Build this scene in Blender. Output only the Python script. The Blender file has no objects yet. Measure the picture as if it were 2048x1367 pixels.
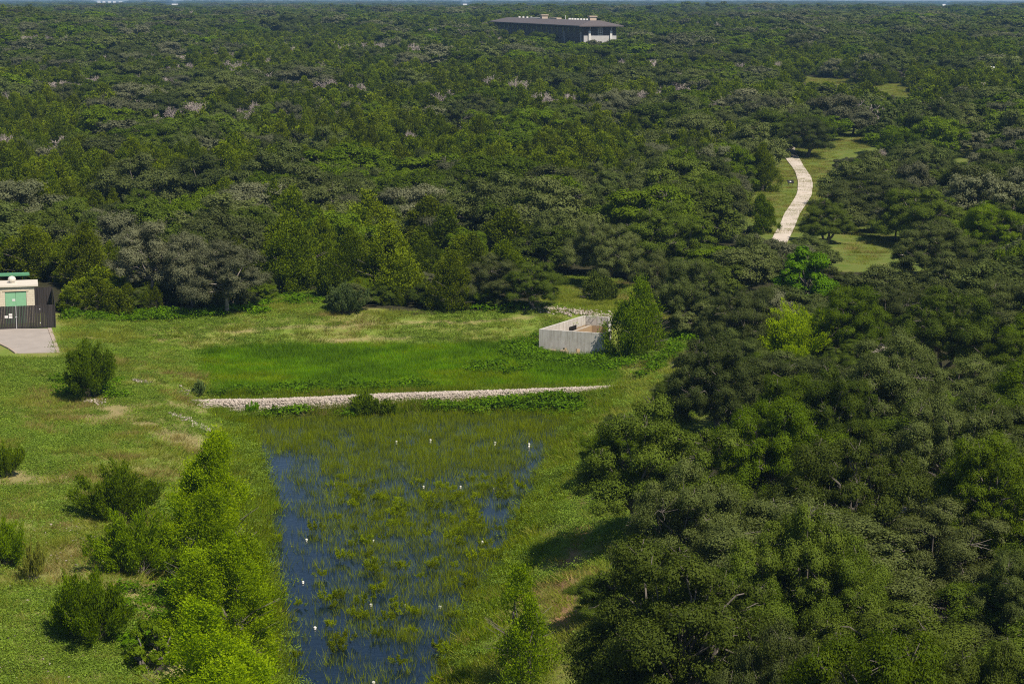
import bpy, math
import numpy as np
from mathutils import Vector, Matrix

# ------------------------------------------------------------------ camera, light, exposure
S = bpy.context.scene
F, CX, CY, CAMZ, HOR = 3982.0, 1024.0, 683.5, 29.0, 3.0
PITCH = math.atan((CY - HOR) / F)
cam_d = bpy.data.cameras.new('camera')
cam_d.sensor_width = 36.0
cam_d.lens = 36.0 * F / 2048.0
cam_d.clip_start, cam_d.clip_end = 1.0, 30000.0
cam = bpy.data.objects.new('camera', cam_d)
S.collection.objects.link(cam)
cam.location = (0, 0, CAMZ)
cam.rotation_euler = (math.pi / 2 - PITCH, 0, 0)
S.camera = cam

SUN_EL = math.radians(53)
SUN_AZ = math.radians(139)            # clockwise from +Y (the view direction): from behind the camera's right shoulder
w = bpy.data.worlds.new('World'); S.world = w; w.use_nodes = True
nt = w.node_tree
sky = nt.nodes.new('ShaderNodeTexSky'); sky.sky_type = 'NISHITA'; sky.sun_disc = False
sky.sun_elevation = SUN_EL; sky.sun_rotation = SUN_AZ
sky.altitude = 250; sky.air_density = 1.0; sky.dust_density = 0.6; sky.ozone_density = 1.5
bg = nt.nodes['Background']; bg.inputs[1].default_value = 0.065
nt.links.new(sky.outputs[0], bg.inputs[0])
sun_d = bpy.data.lights.new('sun', 'SUN'); sun_d.energy = 4.3; sun_d.angle = math.radians(0.5); sun_d.color = (1.0, 0.91, 0.76)
sun = bpy.data.objects.new('sun', sun_d); S.collection.objects.link(sun)
sdir = Vector((math.sin(SUN_AZ) * math.cos(SUN_EL), math.cos(SUN_AZ) * math.cos(SUN_EL), math.sin(SUN_EL)))
sun.rotation_euler = sdir.to_track_quat('Z', 'Y').to_euler()
S.view_settings.view_transform = 'Standard'; S.view_settings.look = 'None'
S.view_settings.exposure = 0.40; S.view_settings.gamma = 1.0
S.cycles.max_bounces = 5; S.cycles.diffuse_bounces = 2; S.cycles.glossy_bounces = 2
S.cycles.transmission_bounces = 2; S.cycles.volume_bounces = 0; S.cycles.transparent_max_bounces = 4
S.cycles.use_denoising = False; S.cycles.filter_width = 1.1
S.cycles.caustics_reflective = False; S.cycles.caustics_refractive = False

# ------------------------------------------------------------------ survey: photo pixels -> the place
rng = np.random.default_rng(11)
cp, sp = math.cos(PITCH), math.sin(PITCH)
def ray(px, py):
    dx = (px - CX) / F; up = (CY - py) / F
    return np.array([dx, cp + up * sp, -sp + up * cp])
def P(px, py, z=0.0):
    d = ray(px, py); t = (z - CAMZ) / d[2]
    return np.array([d[0] * t, d[1] * t, z])
def project(x, y, z):
    fw = y * cp - (z - CAMZ) * sp; up = y * sp + (z - CAMZ) * cp
    fw = np.maximum(fw, 1.0)
    return CX + F * x / fw, CY - F * up / fw, fw
def inpoly(px, py, poly):
    px = np.asarray(px, float); py = np.asarray(py, float)
    r = np.zeros(px.shape, bool); n = len(poly)
    for i in range(n):
        x0, y0 = poly[i]; x1, y1 = poly[(i + 1) % n]
        if y0 == y1: continue
        c = ((y0 > py) != (y1 > py)) & (px < (x1 - x0) * (py - y0) / (y1 - y0) + x0)
        r ^= c
    return r
def sdf(x, y, poly):
    d = np.full(x.shape, 1e18); n = len(poly)
    for i in range(n):
        ax, ay = poly[i]; bx, by = poly[(i + 1) % n]
        ex, ey = bx - ax, by - ay
        t = np.clip(((x - ax) * ex + (y - ay) * ey) / (ex * ex + ey * ey + 1e-12), 0, 1)
        d = np.minimum(d, (x - ax - t * ex) ** 2 + (y - ay - t * ey) ** 2)
    d = np.sqrt(d)
    return np.where(inpoly(x, y, poly), -d, d)
_H = np.random.default_rng(3).random((256, 256))
def noise(x, y, s, o=0):
    x = np.asarray(x, float) / s + 37.3 * o; y = np.asarray(y, float) / s + 91.7 * o
    xi = np.floor(x).astype(int); yi = np.floor(y).astype(int)
    fx = x - xi; fy = y - yi
    fx = fx * fx * (3 - 2 * fx); fy = fy * fy * (3 - 2 * fy)
    h = lambda a, b: _H[a % 256, b % 256]
    return (h(xi, yi) * (1 - fx) + h(xi + 1, yi) * fx) * (1 - fy) + (h(xi, yi + 1) * (1 - fx) + h(xi + 1, yi + 1) * fx) * fy
def fbm(x, y, s, o=0):
    return (noise(x, y, s, o) + 0.5 * noise(x, y, s / 2.1, o + 1) + 0.25 * noise(x, y, s / 4.3, o + 2)) / 1.75
def sstep(a, b, v):
    t = np.clip((v - a) / (b - a), 0, 1); return t * t * (3 - 2 * t)

WATER_Z, UP_Z = -3.0, -2.2
POND_PX = [(470, 836), (500, 880), (518, 930), (540, 1000), (530, 1080), (548, 1180), (560, 1270), (578, 1367), (600, 1600),
           (870, 1600), (890, 1400), (905, 1320), (940, 1240), (1010, 1130), (1060, 1010), (1112, 900), (1150, 850), (1168, 822), (1000, 822), (800, 828), (600, 834)]
UP_PX = [(372, 705), (480, 694), (700, 690), (1000, 688), (1235, 700), (1248, 735), (1240, 762), (1180, 768), (800, 782), (430, 790)]
POND = [tuple(P(a, b, WATER_Z)[:2]) for a, b in POND_PX]
BERMP = [tuple(P(a, b, UP_Z)[:2]) for a, b in [(375, 798), (800, 788), (1258, 768), (1262, 776), (1180, 784), (800, 800), (430, 814)]]
UPPER = [tuple(P(a, b, UP_Z)[:2]) for a, b in UP_PX]
PAD = [tuple(P(a, b, 0.0)[:2]) for a, b in [(-900, 500), (95, 500), (150, 640), (150, 725), (-900, 725)]]

BOX_A = P(1078, 658, -0.15); BOX_ANG = math.radians(-22); BOX_W, BOX_L = 6.4, 9.0
def box_pt(x, y): c, s_ = math.cos(BOX_ANG), math.sin(BOX_ANG); return (BOX_A[0] + c * x - s_ * y, BOX_A[1] + s_ * x + c * y)
BOX = [tuple(P(a, b, -0.15)[:2]) for a, b in [(1078, 658), (1211, 667), (1222, 661), (1223, 634), (1168, 630)]]
def smin(a, b, k):
    h = np.clip(0.5 + 0.5 * (b - a) / k, 0, 1)
    return b * (1 - h) + a * h - k * h * (1 - h)
def H(x, y):
    x = np.asarray(x, float); y = np.asarray(y, float)
    base = np.interp(y, [-100, 220, 330, 700, 1000, 2000, 4000, 6500, 12000], [0, 0, 1.6, 10.5, 14.5, 17.0, 18.5, 23.0, 26.0])
    t = x / np.maximum(y, 60)
    base = base + 7.0 * np.exp(-((y - 900) / 170) ** 2) * sstep(-0.19, -0.27, t)
    base = base - (3.6 - 2.6 * noise(x, y, 420, 5)) * sstep(2600, 5200, y) * sstep(0.15, 0.2, t)
    base = base + (fbm(x, y, 210, 7) - .5) * 8.0 * sstep(380, 800, y) * sstep(4200, 2600, y)
    base = base + 1.0 * sstep(5000, 7000, y) * sstep(0.05, -0.1, t)
    rough = (fbm(x, y, 45, 2) - 0.5) * 1.2 * sstep(0, 40, np.abs(x) + np.maximum(y - 230, 0) * 0.5)
    base = base + rough + (fbm(x, y, 9, 4) - 0.5) * 0.35 * np.where((x > 22) & (x < 80) & (y > 230) & (y < 520), .12, 1.0)
    base = base - 0.6 * sstep(4, 16, x) * sstep(230, 180, y)
    dp = sdf(x, y, PAD); base = np.where(dp < 6, base * sstep(0, 6, np.maximum(dp, 0)), base)
    sp_ = sdf(x, y, POND); su = sdf(x, y, UPPER)
    jit = (noise(x, y, 3.0, 8) - 0.5) * 0.8
    zp = np.maximum(WATER_Z + (sp_ + jit) * 0.42, WATER_Z - 0.7)
    zu = np.maximum(UP_Z + (su + jit) * 0.30, UP_Z - 0.02)
    zu = np.minimum(zu, -2.35 + np.maximum(sdf(x, y, BERMP) - .3, 0) * .5)
    near = (y < 260) & (y > 40)
    base = np.where(near, smin(smin(base, zu, 0.7), zp, 0.7), base)
    return np.where(sdf(x, y, BOX) < -0.12, np.minimum(base, -2.45), base)
def H1(x, y): return float(H(np.array([x]), np.array([y]))[0])
_T = 60.0 * (9000 / 60.0) ** np.linspace(0, 1, 5000)
def PG(px, py, up=0.0):
    """where the sight line through a photo pixel first comes within `up` metres of the ground"""
    d = ray(px, py); x, y, z = d[0] * _T, d[1] * _T, CAMZ + d[2] * _T
    k = np.argmax(z < H(x, y) + up)
    a, b = _T[max(k - 1, 0)], _T[k]
    for _ in range(22):
        m = 0.5 * (a + b)
        if CAMZ + d[2] * m < H1(d[0] * m, d[1] * m) + up: b = m
        else: a = m
    x, y = d[0] * b, d[1] * b
    return np.array([x, y, H1(x, y)])

# ------------------------------------------------------------------ materials
def mat(name):
    m = bpy.data.materials.new(name); m.use_nodes = True
    return m, m.node_tree, m.node_tree.nodes['Principled BSDF']
def setp(b, **kw):
    for k, v in kw.items():
        b.inputs[k.replace('_', ' ')].default_value = v
def ramp(nt, stops, interp='LINEAR'):
    r = nt.nodes.new('ShaderNodeValToRGB'); r.color_ramp.interpolation = interp
    e = r.color_ramp.elements
    while len(e) < len(stops): e.new(0.5)
    for k, (p, c) in enumerate(stops):
        e[k].position = p; e[k].color = (*c, 1)
    return r
def ntex(nt, scale, detail=4, rough=0.6, coord='Object'):
    tc = nt.nodes.new('ShaderNodeTexCoord'); n = nt.nodes.new('ShaderNodeTexNoise')
    n.inputs['Scale'].default_value = scale; n.inputs['Detail'].default_value = detail; n.inputs['Roughness'].default_value = rough
    nt.links.new(tc.outputs[coord], n.inputs['Vector']); return n
def mix(nt, a, b, f, typ='MIX'):
    m = nt.nodes.new('ShaderNodeMix'); m.data_type = 'RGBA'; m.blend_type = typ
    for i, v in ((0, f), (6, a), (7, b)):
        if isinstance(v, (int, float)): m.inputs[i].default_value = v
        elif isinstance(v, tuple): m.inputs[i].default_value = (*v, 1)
        else: nt.links.new(v, m.inputs[i])
    return m.outputs[2]
def attr(nt, name, typ='GEOMETRY'):
    a = nt.nodes.new('ShaderNodeAttribute'); a.attribute_name = name; a.attribute_type = typ; return a

def leaf_mat(name, dark, mid, pale, alt, trans=0.3, rough=0.6, spec=0.12):
    """leaves: per-leaf tint between three real leaf colours, each plant leaning a little towards `alt`"""
    m, nt, b = mat(name)
    t = attr(nt, 'tint'); r = ramp(nt, [(0.0, dark), (0.55, mid), (1.0, pale)])
    nt.links.new(t.outputs['Fac'], r.inputs[0])
    oi = nt.nodes.new('ShaderNodeObjectInfo')
    col = mix(nt, r.outputs[0], alt, oi.outputs['Random'])
    mr = nt.nodes.new('ShaderNodeMath'); mr.operation = 'MULTIPLY_ADD'
    mr.inputs[1].default_value = 0.55; nt.links.new(oi.outputs['Random'], mr.inputs[0]); mr.inputs[2].default_value = 0.0
    fr = nt.nodes.new('ShaderNodeMath'); fr.operation = 'FRACT'
    m7 = nt.nodes.new('ShaderNodeMath'); m7.operation = 'MULTIPLY'; m7.inputs[1].default_value = 7.31
    nt.links.new(oi.outputs['Random'], m7.inputs[0]); nt.links.new(m7.outputs[0], fr.inputs[0])
    nt.links.new(mr.outputs[0], [n for n in nt.nodes if n.bl_idname == 'ShaderNodeMix'][0].inputs[0])
    hs = nt.nodes.new('ShaderNodeHueSaturation'); hs.inputs['Saturation'].default_value = 1.0 if trans == 0 else 1.12; hs.inputs['Hue'].default_value = 0.5 if trans == 0 else 0.493
    mv = nt.nodes.new('ShaderNodeMapRange'); mv.inputs[3].default_value = 0.66; mv.inputs[4].default_value = 1.30
    nt.links.new(fr.outputs[0], mv.inputs[0]); nt.links.new(mv.outputs[0], hs.inputs['Value'])
    nt.links.new(col, hs.inputs['Color'])
    nt.links.new(hs.outputs[0], b.inputs['Base Color'])
    setp(b, Roughness=rough); b.inputs['Specular IOR Level'].default_value = spec
    if trans > 0:
        tr = nt.nodes.new('ShaderNodeBsdfTranslucent'); ms = nt.nodes.new('ShaderNodeMixShader')
        tint = mix(nt, hs.outputs[0], (1.0, 1.0, 0.45), 1.0, 'MULTIPLY')
        nt.links.new(tint, tr.inputs[0]); ms.inputs[0].default_value = trans
        out = nt.nodes['Material Output']
        nt.links.new(b.outputs[0], ms.inputs[1]); nt.links.new(tr.outputs[0], ms.inputs[2]); nt.links.new(ms.outputs[0], out.inputs[0])
    return m
def plain(name, col, rough=0.8, metal=0.0, var=0.25, scale=3.0, spec=0.3):
    m, nt, b = mat(name)
    n = ntex(nt, scale, 5)
    r = ramp(nt, [(0.3, tuple(c * (1 - var) for c in col)), (0.7, tuple(min(1, c * (1 + var)) for c in col))])
    nt.links.new(n.outputs[0], r.inputs[0]); nt.links.new(r.outputs[0], b.inputs['Base Color'])
    setp(b, Roughness=rough, Metallic=metal); b.inputs['Specular IOR Level'].default_value = spec
    return m

M = {}
M['oak'] = leaf_mat('oak_leaves', (0.060, 0.086, 0.022), (0.098, 0.134, 0.037), (0.142, 0.182, 0.056), (0.132, 0.148, 0.060), 0.32)
M['oak_green'] = leaf_mat('green_oak_leaves', (0.052, 0.084, 0.012), (0.090, 0.138, 0.021), (0.134, 0.186, 0.036), (0.122, 0.155, 0.036), 0.34)
M['juniper'] = leaf_mat('juniper_leaves', (0.055, 0.090, 0.006), (0.100, 0.154, 0.009), (0.152, 0.212, 0.016), (0.142, 0.168, 0.020), 0.3)
M['cypress'] = leaf_mat('cypress_leaves', (0.180, 0.300, 0.010), (0.290, 0.450, 0.016), (0.390, 0.540, 0.032), (0.31, 0.43, 0.022), 0.55)
M['brush'] = leaf_mat('brush_leaves', (0.085, 0.155, 0.010), (0.145, 0.240, 0.016), (0.210, 0.310, 0.030), (0.15, 0.20, 0.035), 0.4)
M['bright'] = leaf_mat('bright_leaves', (0.065, 0.190, 0.006), (0.125, 0.320, 0.012), (0.210, 0.430, 0.024), (0.16, 0.30, 0.02), 0.45)
M['lime'] = leaf_mat('lime_leaves', (0.18, 0.29, 0.004), (0.28, 0.42, 0.007), (0.37, 0.51, 0.014), (0.29, 0.41, 0.010), 0.5)
M['greygreen'] = leaf_mat('grey_green_leaves', (0.075, 0.120, 0.040), (0.130, 0.195, 0.065), (0.200, 0.265, 0.110), (0.14, 0.19, 0.07), 0.35)
M['grass'] = leaf_mat('basin_grass', (0.110, 0.265, 0.003), (0.170, 0.380, 0.004), (0.240, 0.460, 0.008), (0.23, 0.37, 0.006), 0.55)
M['yellowgrass'] = leaf_mat('yellow_grass', (0.150, 0.250, 0.006), (0.230, 0.350, 0.010), (0.310, 0.420, 0.018), (0.27, 0.33, 0.015), 0.55)
M['plume'] = leaf_mat('reed_plumes', (0.150, 0.220, 0.014), (0.230, 0.320, 0.022), (0.320, 0.400, 0.040), (0.25, 0.31, 0.03), 0.5)
M['drygrass'] = leaf_mat('dry_grass', (0.200, 0.165, 0.060), (0.300, 0.245, 0.100), (0.400, 0.320, 0.150), (0.24, 0.23, 0.07), 0.35)
M['bankgrass'] = leaf_mat('bank_grass', (0.150, 0.210, 0.030), (0.225, 0.295, 0.048), (0.310, 0.370, 0.080), (0.31, 0.295, 0.085), 0.42)
M['cover'] = leaf_mat('cover_leaves', (0.110, 0.195, 0.034), (0.185, 0.295, 0.056), (0.270, 0.385, 0.105), (0.24, 0.32, 0.06), 0.4)
M['weed'] = leaf_mat('weed_leaves', (0.065, 0.145, 0.012), (0.115, 0.230, 0.020), (0.170, 0.310, 0.036), (0.10, 0.19, 0.024), 0.4)
M['reed'] = leaf_mat('reed_stems', (0.125, 0.195, 0.010), (0.205, 0.285, 0.016), (0.300, 0.370, 0.030), (0.24, 0.28, 0.024), 0.5)
M['oak_pale'] = leaf_mat('pale_oak_leaves', (0.088, 0.100, 0.052), (0.138, 0.155, 0.080), (0.195, 0.212, 0.122), (0.165, 0.168, 0.105), 0.28)
M['fresh'] = leaf_mat('fresh_leaves', (0.060, 0.108, 0.010), (0.104, 0.168, 0.017), (0.152, 0.222, 0.030), (0.125, 0.178, 0.024), 0.36)
M['palebark'] = plain('pale_bark', (0.31, 0.27, 0.24), 0.9, var=0.25, scale=6)
M['bark'] = plain('oak_bark', (0.15, 0.13, 0.112), 0.9, var=0.35, scale=6)
M['deadwood'] = plain('dead_wood', (0.36, 0.305, 0.28), 0.9, var=0.25, scale=6)
M['darkbark'] = plain('dark_bark', (0.10, 0.085, 0.07), 0.9, var=0.35, scale=6)

# ------------------------------------------------------------------ object helpers
COL = S.collection
HID = bpy.data.collections.new('plant_prototypes')      # masters for the uncountable greenery, not linked to the scene
def link_mesh(name, me, parent=None):
    o = bpy.data.objects.new(name, me); COL.objects.link(o)
    if parent is not None: o.parent = parent
    return o
def empty(name, loc=(0, 0, 0), rz=0.0, scale=None):
    o = bpy.data.objects.new(name, None); COL.objects.link(o)
    o.location = loc; o.rotation_euler = (0, 0, rz); o.empty_display_size = 0.3
    if scale is not None: o.scale = scale
    return o
def tag(o, label=None, cat=None, group=None, kind=None):
    if label: o['label'] = label
    if cat: o['category'] = cat
    if group: o['group'] = group
    if kind: o['kind'] = kind
    return o
def raw_mesh(name, verts, faces, m, smooth=False, tint=None):
    """faces: (n,k) int array of one size, or a list of such arrays"""
    me = bpy.data.meshes.new(name)
    fl = faces if isinstance(faces, list) else [faces]
    fl = [np.asarray(f, np.int32) for f in fl if len(f)]
    verts = np.asarray(verts, np.float32)
    me.vertices.add(len(verts)); me.vertices.foreach_set('co', verts.ravel())
    tot = np.concatenate([np.full(len(f), f.shape[1], np.int32) for f in fl])
    idx = np.concatenate([f.ravel() for f in fl])
    me.loops.add(len(idx)); me.loops.foreach_set('vertex_index', idx)
    me.polygons.add(len(tot))
    me.polygons.foreach_set('loop_start', np.concatenate([[0], np.cumsum(tot)[:-1]]).astype(np.int32))
    me.polygons.foreach_set('loop_total', tot)
    if tint is not None:
        a = me.attributes.new('tint', 'FLOAT', 'FACE'); a.data.foreach_set('value', np.asarray(tint, np.float32))
    if smooth: me.polygons.foreach_set('use_smooth', np.ones(len(tot), bool))
    me.update(calc_edges=True)
    if m is not None: me.materials.append(m)
    return me
class MB:
    """collects boxes, prisms and tubes into one mesh"""
    def __init__(s): s.v = []; s.q = []; s.t = []; s.ng = []; s.n = 0
    def add(s, v, faces):
        v = np.asarray(v, float); s.v.append(v)
        for f in faces:
            f = [i + s.n for i in f]
            (s.q if len(f) == 4 else s.t if len(f) == 3 else s.ng).append(f)
        s.n += len(v); return s
    def box(s, x0, x1, y0, y1, z0, z1):
        v = [(x0, y0, z0), (x1, y0, z0), (x1, y1, z0), (x0, y1, z0), (x0, y0, z1), (x1, y0, z1), (x1, y1, z1), (x0, y1, z1)]
        return s.add(v, [(3, 2, 1, 0), (4, 5, 6, 7), (0, 1, 5, 4), (1, 2, 6, 5), (2, 3, 7, 6), (3, 0, 4, 7)])
    def prism(s, pts, z0, z1):
        n = len(pts); v = [(a, b, z0) for a, b in pts] + [(a, b, z1) for a, b in pts]
        return s.add(v, [tuple(range(n - 1, -1, -1)), tuple(range(n, 2 * n))] + [(i, (i + 1) % n, n + (i + 1) % n, n + i) for i in range(n)])
    def tube(s, p0, p1, r0, r1, k=6, cap=True):
        p0 = np.asarray(p0, float); p1 = np.asarray(p1, float); d = p1 - p0; d /= np.linalg.norm(d) + 1e-9
        a = np.cross(d, [0, 0, 1.0] if abs(d[2]) < 0.9 else [1.0, 0, 0]); a /= np.linalg.norm(a); b = np.cross(d, a)
        an = np.linspace(0, 2 * math.pi, k, endpoint=False)
        ring = np.outer(np.cos(an), a) + np.outer(np.sin(an), b)
        v = np.vstack([p0 + ring * r0, p1 + ring * r1])
        fs = [(i, (i + 1) % k, k + (i + 1) % k, k + i) for i in range(k)]
        if cap: fs += [tuple(range(k - 1, -1, -1)), tuple(range(k, 2 * k))]
        return s.add(v, fs)
    def path(s, pts, rads, k=6):
        for i in range(len(pts) - 1): s.tube(pts[i], pts[i + 1], rads[i], rads[i + 1], k, cap=False)
        return s
    def mesh(s, name, m, smooth=False):
        me = bpy.data.meshes.new(name)
        me.from_pydata(np.vstack(s.v).tolist(), [], s.q + s.t + s.ng); me.update()
        if smooth: me.polygons.foreach_set('use_smooth', np.ones(len(me.polygons), bool))
        if m is not None: me.materials.append(m)
        return me
    def build(s, name, m, parent=None, smooth=False): return link_mesh(name, s.mesh(name, m, smooth), parent)

def unit(a): return a / (np.linalg.norm(a, axis=-1, keepdims=True) + 1e-9)
def leaves(name, c, axis, nrm, L, W, tint, m):
    """one foliage mesh of many small diamond leaves / sprays"""
    axis = unit(axis); b = unit(np.cross(axis, nrm)); L = np.asarray(L)[:, None] * 0.5; W = np.asarray(W)[:, None] * 0.5
    bend = unit(nrm) * L * 0.25
    v = np.stack([c - axis * L, c + b * W + bend, c + axis * L, c - b * W + bend], 1).reshape(-1, 3)
    f = np.arange(len(c) * 4).reshape(-1, 4)
    return raw_mesh(name, v, f, m, tint=tint)
def blades(name, base, tip, width, tint, m, r):
    """narrow grass blades: triangles"""
    d = tip - base; s = unit(np.cross(d, r.normal(size=d.shape))) * np.asarray(width)[:, None] * 0.5
    v = np.stack([base - s, base + s, tip], 1).reshape(-1, 3)
    return raw_mesh(name, v, np.arange(len(base) * 3).reshape(-1, 3), m, tint=tint)
def dirs(r, n, zmin=-1.0):
    z = r.uniform(zmin, 1, n); a = r.uniform(0, 2 * math.pi, n); q = np.sqrt(1 - z * z)
    return np.stack([q * np.cos(a), q * np.sin(a), z], 1)

# ------------------------------------------------------------------ plant shapes (unit: metres; crown meshes of a model tree)
def limb(mb, p0, p1, r0, r1, r, sag=0.12, n=4, k=5):
    p0 = np.asarray(p0, float); p1 = np.asarray(p1, float); L = np.linalg.norm(p1 - p0)
    pts = [p0 + (p1 - p0) * t + (r.normal(size=3) * L * 0.05 if 0 < t < 1 else 0) + np.array([0, 0, sag * L * math.sin(math.pi * t)]) for t in np.linspace(0, 1, n + 1)]
    mb.path(pts, np.linspace(r0, r1, n + 1), k); return pts
def make_oak(seed, nleaf, lsize, h=8.0, R=4.6, ncl=30, mk='oak', low=.34, twigs=160, spread=1.0, bark='bark', lobes=14, rr=(.15, .38), gap=.62, flat=.72):
    r = np.random.default_rng(seed)
    cl = []
    tries = 0
    while len(cl) < ncl and tries < 4000:
        tries += 1
        a = r.uniform(0, 2 * math.pi); q = math.sqrt(r.uniform(0, 1)) * 0.86
        top = 0.86 * math.sqrt(max(0, 1 - q * q * 0.9)); z = h * r.uniform(low + 0.12 * (1 - q), max(top, low + 0.2))
        lop = 1 + 0.22 * math.sin(2 * a + seed) + 0.15 * math.sin(3 * a + 2 * seed)
        c = np.array([q * R * lop * math.cos(a), q * R * lop * math.sin(a), z]); rad = R * r.uniform(*rr)
        if all(np.linalg.norm((c - c2) * [1, 1, 1.3]) > gap * (rad + r2) for c2, r2 in cl): cl.append((c, rad))
    C, A, N, T = [], [], [], []
    wts = np.array([q[1] ** 2 for q in cl]); wts = wts / wts.sum()
    for (c, rad), wt in zip(cl, wts):
        n = int(nleaf * wt)
        ld = dirs(r, lobes, -0.45)
        lc = ld * rad * r.uniform(0.55, 1.05, lobes)[:, None] * [1, 1, flat]
        k = r.integers(0, lobes, n)
        off = r.normal(size=(n, 3)) * rad * 0.185 * spread * [1.1, 1.1, 0.8]
        p = lc[k] + off
        nn = unit(p / [1, 1, flat]) * 0.7 + unit(off) * 0.5 + r.normal(size=(n, 3)) * 0.42 + [0, 0, 0.25]
        C.append(c + p); N.append(nn); A.append(np.cross(nn, r.normal(size=(n, 3))))
        lt = r.uniform(0.1, 0.85, lobes)
        T.append(np.clip(lt[k] + r.normal(size=n) * 0.13, 0, 1))
    C = np.vstack(C); n = len(C); sz = lsize * r.uniform(0.6, 1.35, n)
    crown = leaves('oak_crown', C, np.vstack(A), np.vstack(N), sz * 1.25, sz * 0.8, np.concatenate(T), M[mk])
    mb = MB()
    nst = r.integers(1, 4); forks = []
    for s in range(nst):
        a = r.uniform(0, 6.28); b = np.array([math.cos(a), math.sin(a), 0]) * 0.08
        f = b * (4.5 if nst > 1 else .3) * r.uniform(1.5, 4.0) + [0, 0, h * r.uniform(0.2, 0.3)]
        limb(mb, b + [0, 0, -0.4], f, 0.24, 0.15, r, 0.03, 3, 7); forks.append(f)
    for c, rad in cl:
        f = forks[int(np.argmin([np.linalg.norm(c[:2] - q[:2]) for q in forks]))]
        pts = limb(mb, f, c, 0.075, 0.018, r, 0.14, 4, 5)
        for _ in range(max(1, twigs // ncl)):
            d = dirs(r, 1, -0.3)[0]; L = rad * r.uniform(0.6, 1.12)
            limb(mb, c, c + d * L * [1, 1, 0.8], 0.026, 0.012, r, 0.05, 2, 3)
    return crown, mb.mesh('oak_trunk', M[bark])
def make_juniper(seed, nleaf, lsize, h=6.5, R=2.3, mk='juniper', multi=1, tops=1):
    r = np.random.default_rng(seed)
    nl = 75
    heads = [(np.array([0, 0, 0.0]), 1.0)] + [(np.array([r.uniform(-.7, .7) * R, r.uniform(-.7, .7) * R, 0]), r.uniform(.6, .92)) for _ in range(tops - 1)]
    C, A, N, T = [], [], [], []
    for i in range(nl * len(heads)):
        b, hs = heads[i % len(heads)]
        t = r.uniform(0.05, 1.0) ** 0.9; prof = (math.sin(math.pi * min(1, 0.22 + t * 0.80)) ** 0.75) * (0.62 if tops > 1 else 0.95)
        a = r.uniform(0, 6.28); q = r.uniform(0.45, 1.0) if r.random() < .8 else r.uniform(1.0, 1.22)
        c = b + np.array([math.cos(a) * prof * R * q * (1 + .2 * math.sin(2 * a + seed)), math.sin(a) * prof * R * q, h * hs * t * r.uniform(.92, 1.06)])
        n = max(8, int(nleaf / (nl * len(heads)) * r.uniform(0.6, 1.5)))
        out = unit(np.array([[math.cos(a), math.sin(a), 0.35]]))
        s = r.uniform(0.16, 0.46) * (R / 2.3)
        off = r.normal(size=(n, 3)) * [s * 0.65, s * 0.65, s * 1.0]
        C.append(c + off); ax = np.array([[0, 0, 0.9]]) + out * 0.55 + r.normal(size=(n, 3)) * 0.4
        N.append(out + r.normal(size=(n, 3)) * 0.7 + [0, 0, 0.35]); A.append(ax)
        T.append(np.clip(r.uniform(0.25, 0.75) + off[:, 2] / s * 0.12 + r.normal(size=n) * 0.15, 0, 1))
    C = np.vstack(C); n = len(C); sz = lsize * r.uniform(0.6, 1.4, n)
    C[:, 2] = np.maximum(C[:, 2], 0.05)
    crown = leaves('juniper_crown', C, np.vstack(A), np.vstack(N), sz * 1.5, sz * 0.7, np.concatenate(T), M[mk])
    mb = MB()
    for i in range(3 + tops):
        a = r.uniform(0, 6.28); b, hs = heads[i % len(heads)]
        limb(mb, np.array([math.cos(a) * .15, math.sin(a) * .15, -0.3]), b * 0.7 + np.array([math.cos(a) * R * .3, math.sin(a) * R * .3, h * hs * 0.7]), 0.11, 0.03, r, 0.02, 4, 5)
    for i in range(30):
        a = r.uniform(0, 6.28); t = r.uniform(0.1, 0.6)
        limb(mb, np.array([0, 0, h * t * 0.6]), np.array([math.cos(a) * R * .95, math.sin(a) * R * .95, h * t]), 0.03, 0.012, r, 0.02, 2, 3)
    return crown, mb.mesh('juniper_trunk', M['bark'])
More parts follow.
